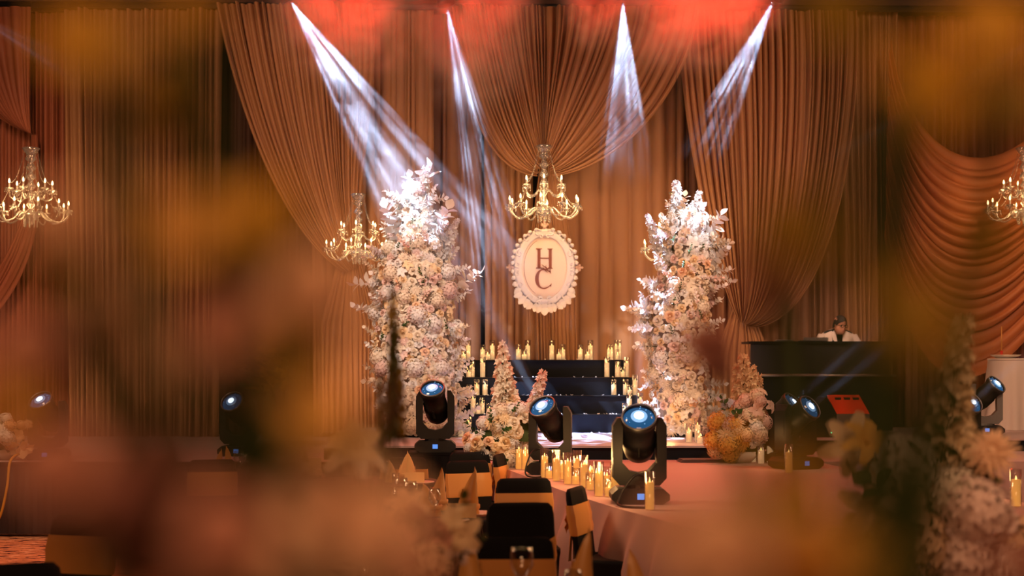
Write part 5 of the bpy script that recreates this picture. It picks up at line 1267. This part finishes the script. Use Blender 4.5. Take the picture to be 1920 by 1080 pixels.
# ------------------------------------------------------------------ centrepieces on the guest tables
def tall_vase(root, h, m='glass', r=.05):
    put('vase', MB().lathe([(.09, 0), (.095, .01), (.03, .04), (.022, h*.5), (r, h*.9), (r*1.2, h)], 18).data('vase', m), root)
def stems(root, tgts, top):
    mb = MB()
    for t in tgts:
        p = Vector(t)-root.location; mb.tube([(0, 0, top*.85), (p.x*.3, p.y*.3, top+(p.z-top)*.35), tuple(p)], .004, 4)
    tag(put('stems', mb.data('stems', 'stem'), root), kind='stuff')
def centrepiece(label, loc, h, blooms):
    root = thing('table_centrepiece', label, 'flower arrangement', loc); tall_vase(root, h, 'chrome')
    for kind, cl, wl, n, sz in blooms: bloom(root, kind, cl, wl, n, sz)
    stems(root, [b_[2] for b_ in blooms], h); return root
def nb(kind, cl, px, py, Y, rpx, n=None):
    return (kind, cl, P(px, py, Y), n or (R.uniform(-.5, .5), -1, R.uniform(-.2, .6)), rpx*Y/F)
# right arrangement, fairly sharp
YR = 4.5
bl = [line('spike', 'p_cream', 1775, 880, 1808, 588, YR), line('spike', 'p_cream', 1780, 900, 1798, 650, YR, -.05), line('spike', 'p_cream', 1790, 900, 1780, 720, YR, .05)]
bl += [nb('lily', 'p_cream', 1595, 835, YR, 62), nb('lily', 'p_gold', 1620, 830, YR-.1, 50), nb('hyd', 'p_ivory', 1690, 880, YR-.1, 72), nb('hyd', 'p_cream', 1760, 850, YR+.1, 60), nb('lily', 'p_peach', 1640, 950, YR-.1, 70), nb('lily', 'p_peach', 1700, 960, YR-.2, 55),
       nb('mum', 'p_peach', 1860, 850, YR-.15, 50), nb('open', 'p_cream', 1835, 865, YR, 38), nb('hyd', 'p_blush', 1830, 960, YR-.15, 70), nb('hyd', 'p_ivory', 1790, 930, YR-.1, 60), nb('rose', 'p_blush', 1880, 980, YR-.1, 40), nb('hyd', 'p_peach', 1720, 1020, YR-.1, 70),
       nb('hyd', 'p_blush', 1800, 1040, YR-.1, 70), nb('mum', 'p_blush', 1870, 1050, YR-.1, 55), nb('rose', 'p_peach', 1855, 905, YR, 26), nb('open', 'p_peach', 1900, 1000, YR, 40), nb('mum', 'p_cream', 1740, 950, YR, 50), nb('open', 'p_peach', 1600, 1010, YR, 50)]
bl += [line('spray', 'darkgreen', 1740, 1000, 1650, 850, YR, -.2), line('spray', 'darkgreen', 1760, 950, 1755, 780, YR, -.1), line('spray', 'darkgreen', 1800, 1000, 1885, 860, YR, -.1), line('spray', 'darkgreen', 1840, 900, 1895, 1010, YR, -.1), line('spray', 'darkgreen', 1700, 1040, 1630, 900, YR), line('spray', 'p_mauve', 1830, 900, 1880, 830, YR, -.1)]
centrepiece('cream and blush table arrangement with a tall flower spike at lower right', (1.35, 4.5, .75), .42, bl)
# left arrangement in the middle distance
YL = 4.2
bl = [nb('open', 'p_blush', 862, 1030, 4.6, 34), nb('open', 'p_cream', 865, 1000, 4.3, 42), nb('rose', 'p_pink', 820, 1000, 4.0, 38), nb('open', 'p_cream', 848, 972, 4.0, 30), nb('lily', 'p_peach', 765, 950, 3.4, 45), nb('open', 'p_cream', 672, 838, 3.1, 52), nb('lily', 'p_ivory', 668, 862, 3.1, 66, (.2, -.5, 1)), nb('rose', 'p_mauve', 780, 985, 3.2, 48), nb('rose', 'p_pink', 745, 1020, 3.2, 60), nb('hyd', 'p_peach', 800, 1060, 4.0, 60), nb('mum', 'p_cream', 600, 1060, 3.8, 70), nb('rose', 'p_peach', 590, 1070, 3.9, 34)]
bl += [line('spray', 'darkgreen', 810, 1050, 850, 930, 4.4), line('spray', 'darkgreen', 830, 1070, 900, 1010, 4.4), line('bud', 'olive', 745, 860, 735, 530, 3.7), line('bud', 'darkgreen', 735, 850, 738, 600, 3.65), line('bud', 'darkgreen', 720, 880, 712, 700, 3.6), line('spray', 'p_mauve', 700, 900, 690, 820, 3.4)]
centrepiece('pink and cream table arrangement with a dark green sprig at lower centre left', (-.52, 5.15, .75), .36, bl)
# close arrangements, strongly out of focus
L = []
for px, py, Y, r, k, cl in ((150, 70, .62, 90, 'open', 'goldleaf'), (335, 190, .66, 85, 'open', 'goldleaf'), (190, 90, .70, 90, 'open', 'olive'), (350, 20, .62, 60, 'open', 'goldleaf'), (110, 420, .6, 80, 'rose', 'p_peach'), (115, 500, .66, 60, 'open', 'olive'), (350, 430, .58, 90, 'open', 'p_gold'), (490, 400, .62, 80, 'open', 'goldleaf'),
    (210, 590, .66, 70, 'rose', 'p_peach'), (590, 545, .62, 100, 'rose', 'p_peach'), (520, 480, .70, 80, 'open', 'olive'), (420, 610, .60, 95, 'rose', 'p_pink'), (330, 690, .72, 70, 'mum', 'p_peach'), (540, 620, .7, 90, 'open', 'goldleaf'), (110, 880, .62, 110, 'rose', 'p_pink'), (60, 660, .7, 90, 'rose', 'p_pink'),
    (290, 880, .66, 100, 'rose', 'p_mauve'), (420, 1000, .58, 100, 'rose', 'p_pink'), (300, 1010, .7, 120, 'rose', 'p_mauve'), (600, 940, .64, 90, 'rose', 'p_peach'), (700, 990, .60, 120, 'rose', 'p_peach'), (600, 1040, .72, 90, 'mum', 'p_mauve'), (690, 760, .7, 40, 'rose', 'p_mauve'), (600, 780, .62, 80, 'open', 'p_gold'), (450, 740, .72, 50, 'rose', 'p_mauve'),
    (200, 960, .68, 90, 'mum', 'p_mauve'), (760, 1060, .72, 60, 'rose', 'p_pink'), (480, 1060, .6, 90, 'rose', 'p_peach'), (30, 760, .62, 60, 'open', 'goldleaf')):
    L.append(nb(k, cl, px, py, Y*(.80 if Y < .85 else 1), r*1.0))
for a in ((380, 60, 210, 330, .64), (330, 30, 260, 300, .66), (230, 300, 190, 560, .62), (300, 820, 120, 640, .64), (240, 780, 380, 700, .66), (480, 780, 420, 560, .64), (120, 560, 200, 500, .62), (560, 1080, 460, 980, .66), (420, 420, 450, 560, .7)):
    L.append(line('spray', 'darkgreen', a[0], a[1], a[2], a[3], a[4]*(.8 if a[4] < .85 else 1)))
ca = centrepiece('tall pink and gold arrangement close to the camera on the left, strongly blurred', (-.13, .95, .75), .62, L)
Rr = []
for px, py, Y, r, k, cl in ((1560, 30, .66, 90, 'open', 'olive'), (1740, 160, .60, 110, 'open', 'goldleaf'), (1860, 60, .66, 100, 'open', 'goldleaf'), (1900, 200, .7, 80, 'open', 'olive'), (1480, 430, .62, 90, 'open', 'olive'), (1440, 520, .66, 80, 'rose', 'p_mauve'), (1330, 655, 1.0, 66, 'rose', 'p_mauve'), (1345, 690, 1.02, 50, 'rose', 'p_mauve'),
    (1860, 450, .62, 80, 'open', 'olive'), (1720, 600, .60, 100, 'open', 'olive'), (1650, 500, .66, 80, 'open', 'olive'), (1500, 890, .64, 55, 'open', 'goldleaf'), (1420, 950, .62, 90, 'open', 'olive'), (1350, 1040, .60, 120, 'rose', 'p_peach'), (1250, 980, .72, 60, 'rose', 'p_pink'), (1500, 1040, .64, 110, 'rose', 'p_gold'), (1600, 1050, .7, 80, 'open', 'olive'), (1280, 1060, .66, 60, 'rose', 'p_mauve'), (1900, 1050, .7, 70, 'rose', 'p_pink')):
    Rr.append(nb(k, cl, px, py, Y*(.80 if Y < .85 else 1), r*1.0))
for a in ((1700, -10, 1690, 110, .66), (1650, 200, 1680, 340, .62), (1660, 420, 1690, 270, .64), (1700, 1070, 1705, 940, .66), (1700, 860, 1705, 740, .66), (1720, 60, 1660, 0, .66), (1500, 560, 1400, 480, .9)):
    Rr.append(line('spray', 'darkgreen', a[0], a[1], a[2], a[3], a[4]*(.8 if a[4] < .85 else 1)))
cb = centrepiece('tall gold and green arrangement close to the camera on the right, strongly blurred', (.22, .95, .75), .62, Rr)
bpy.context.view_layer.update()
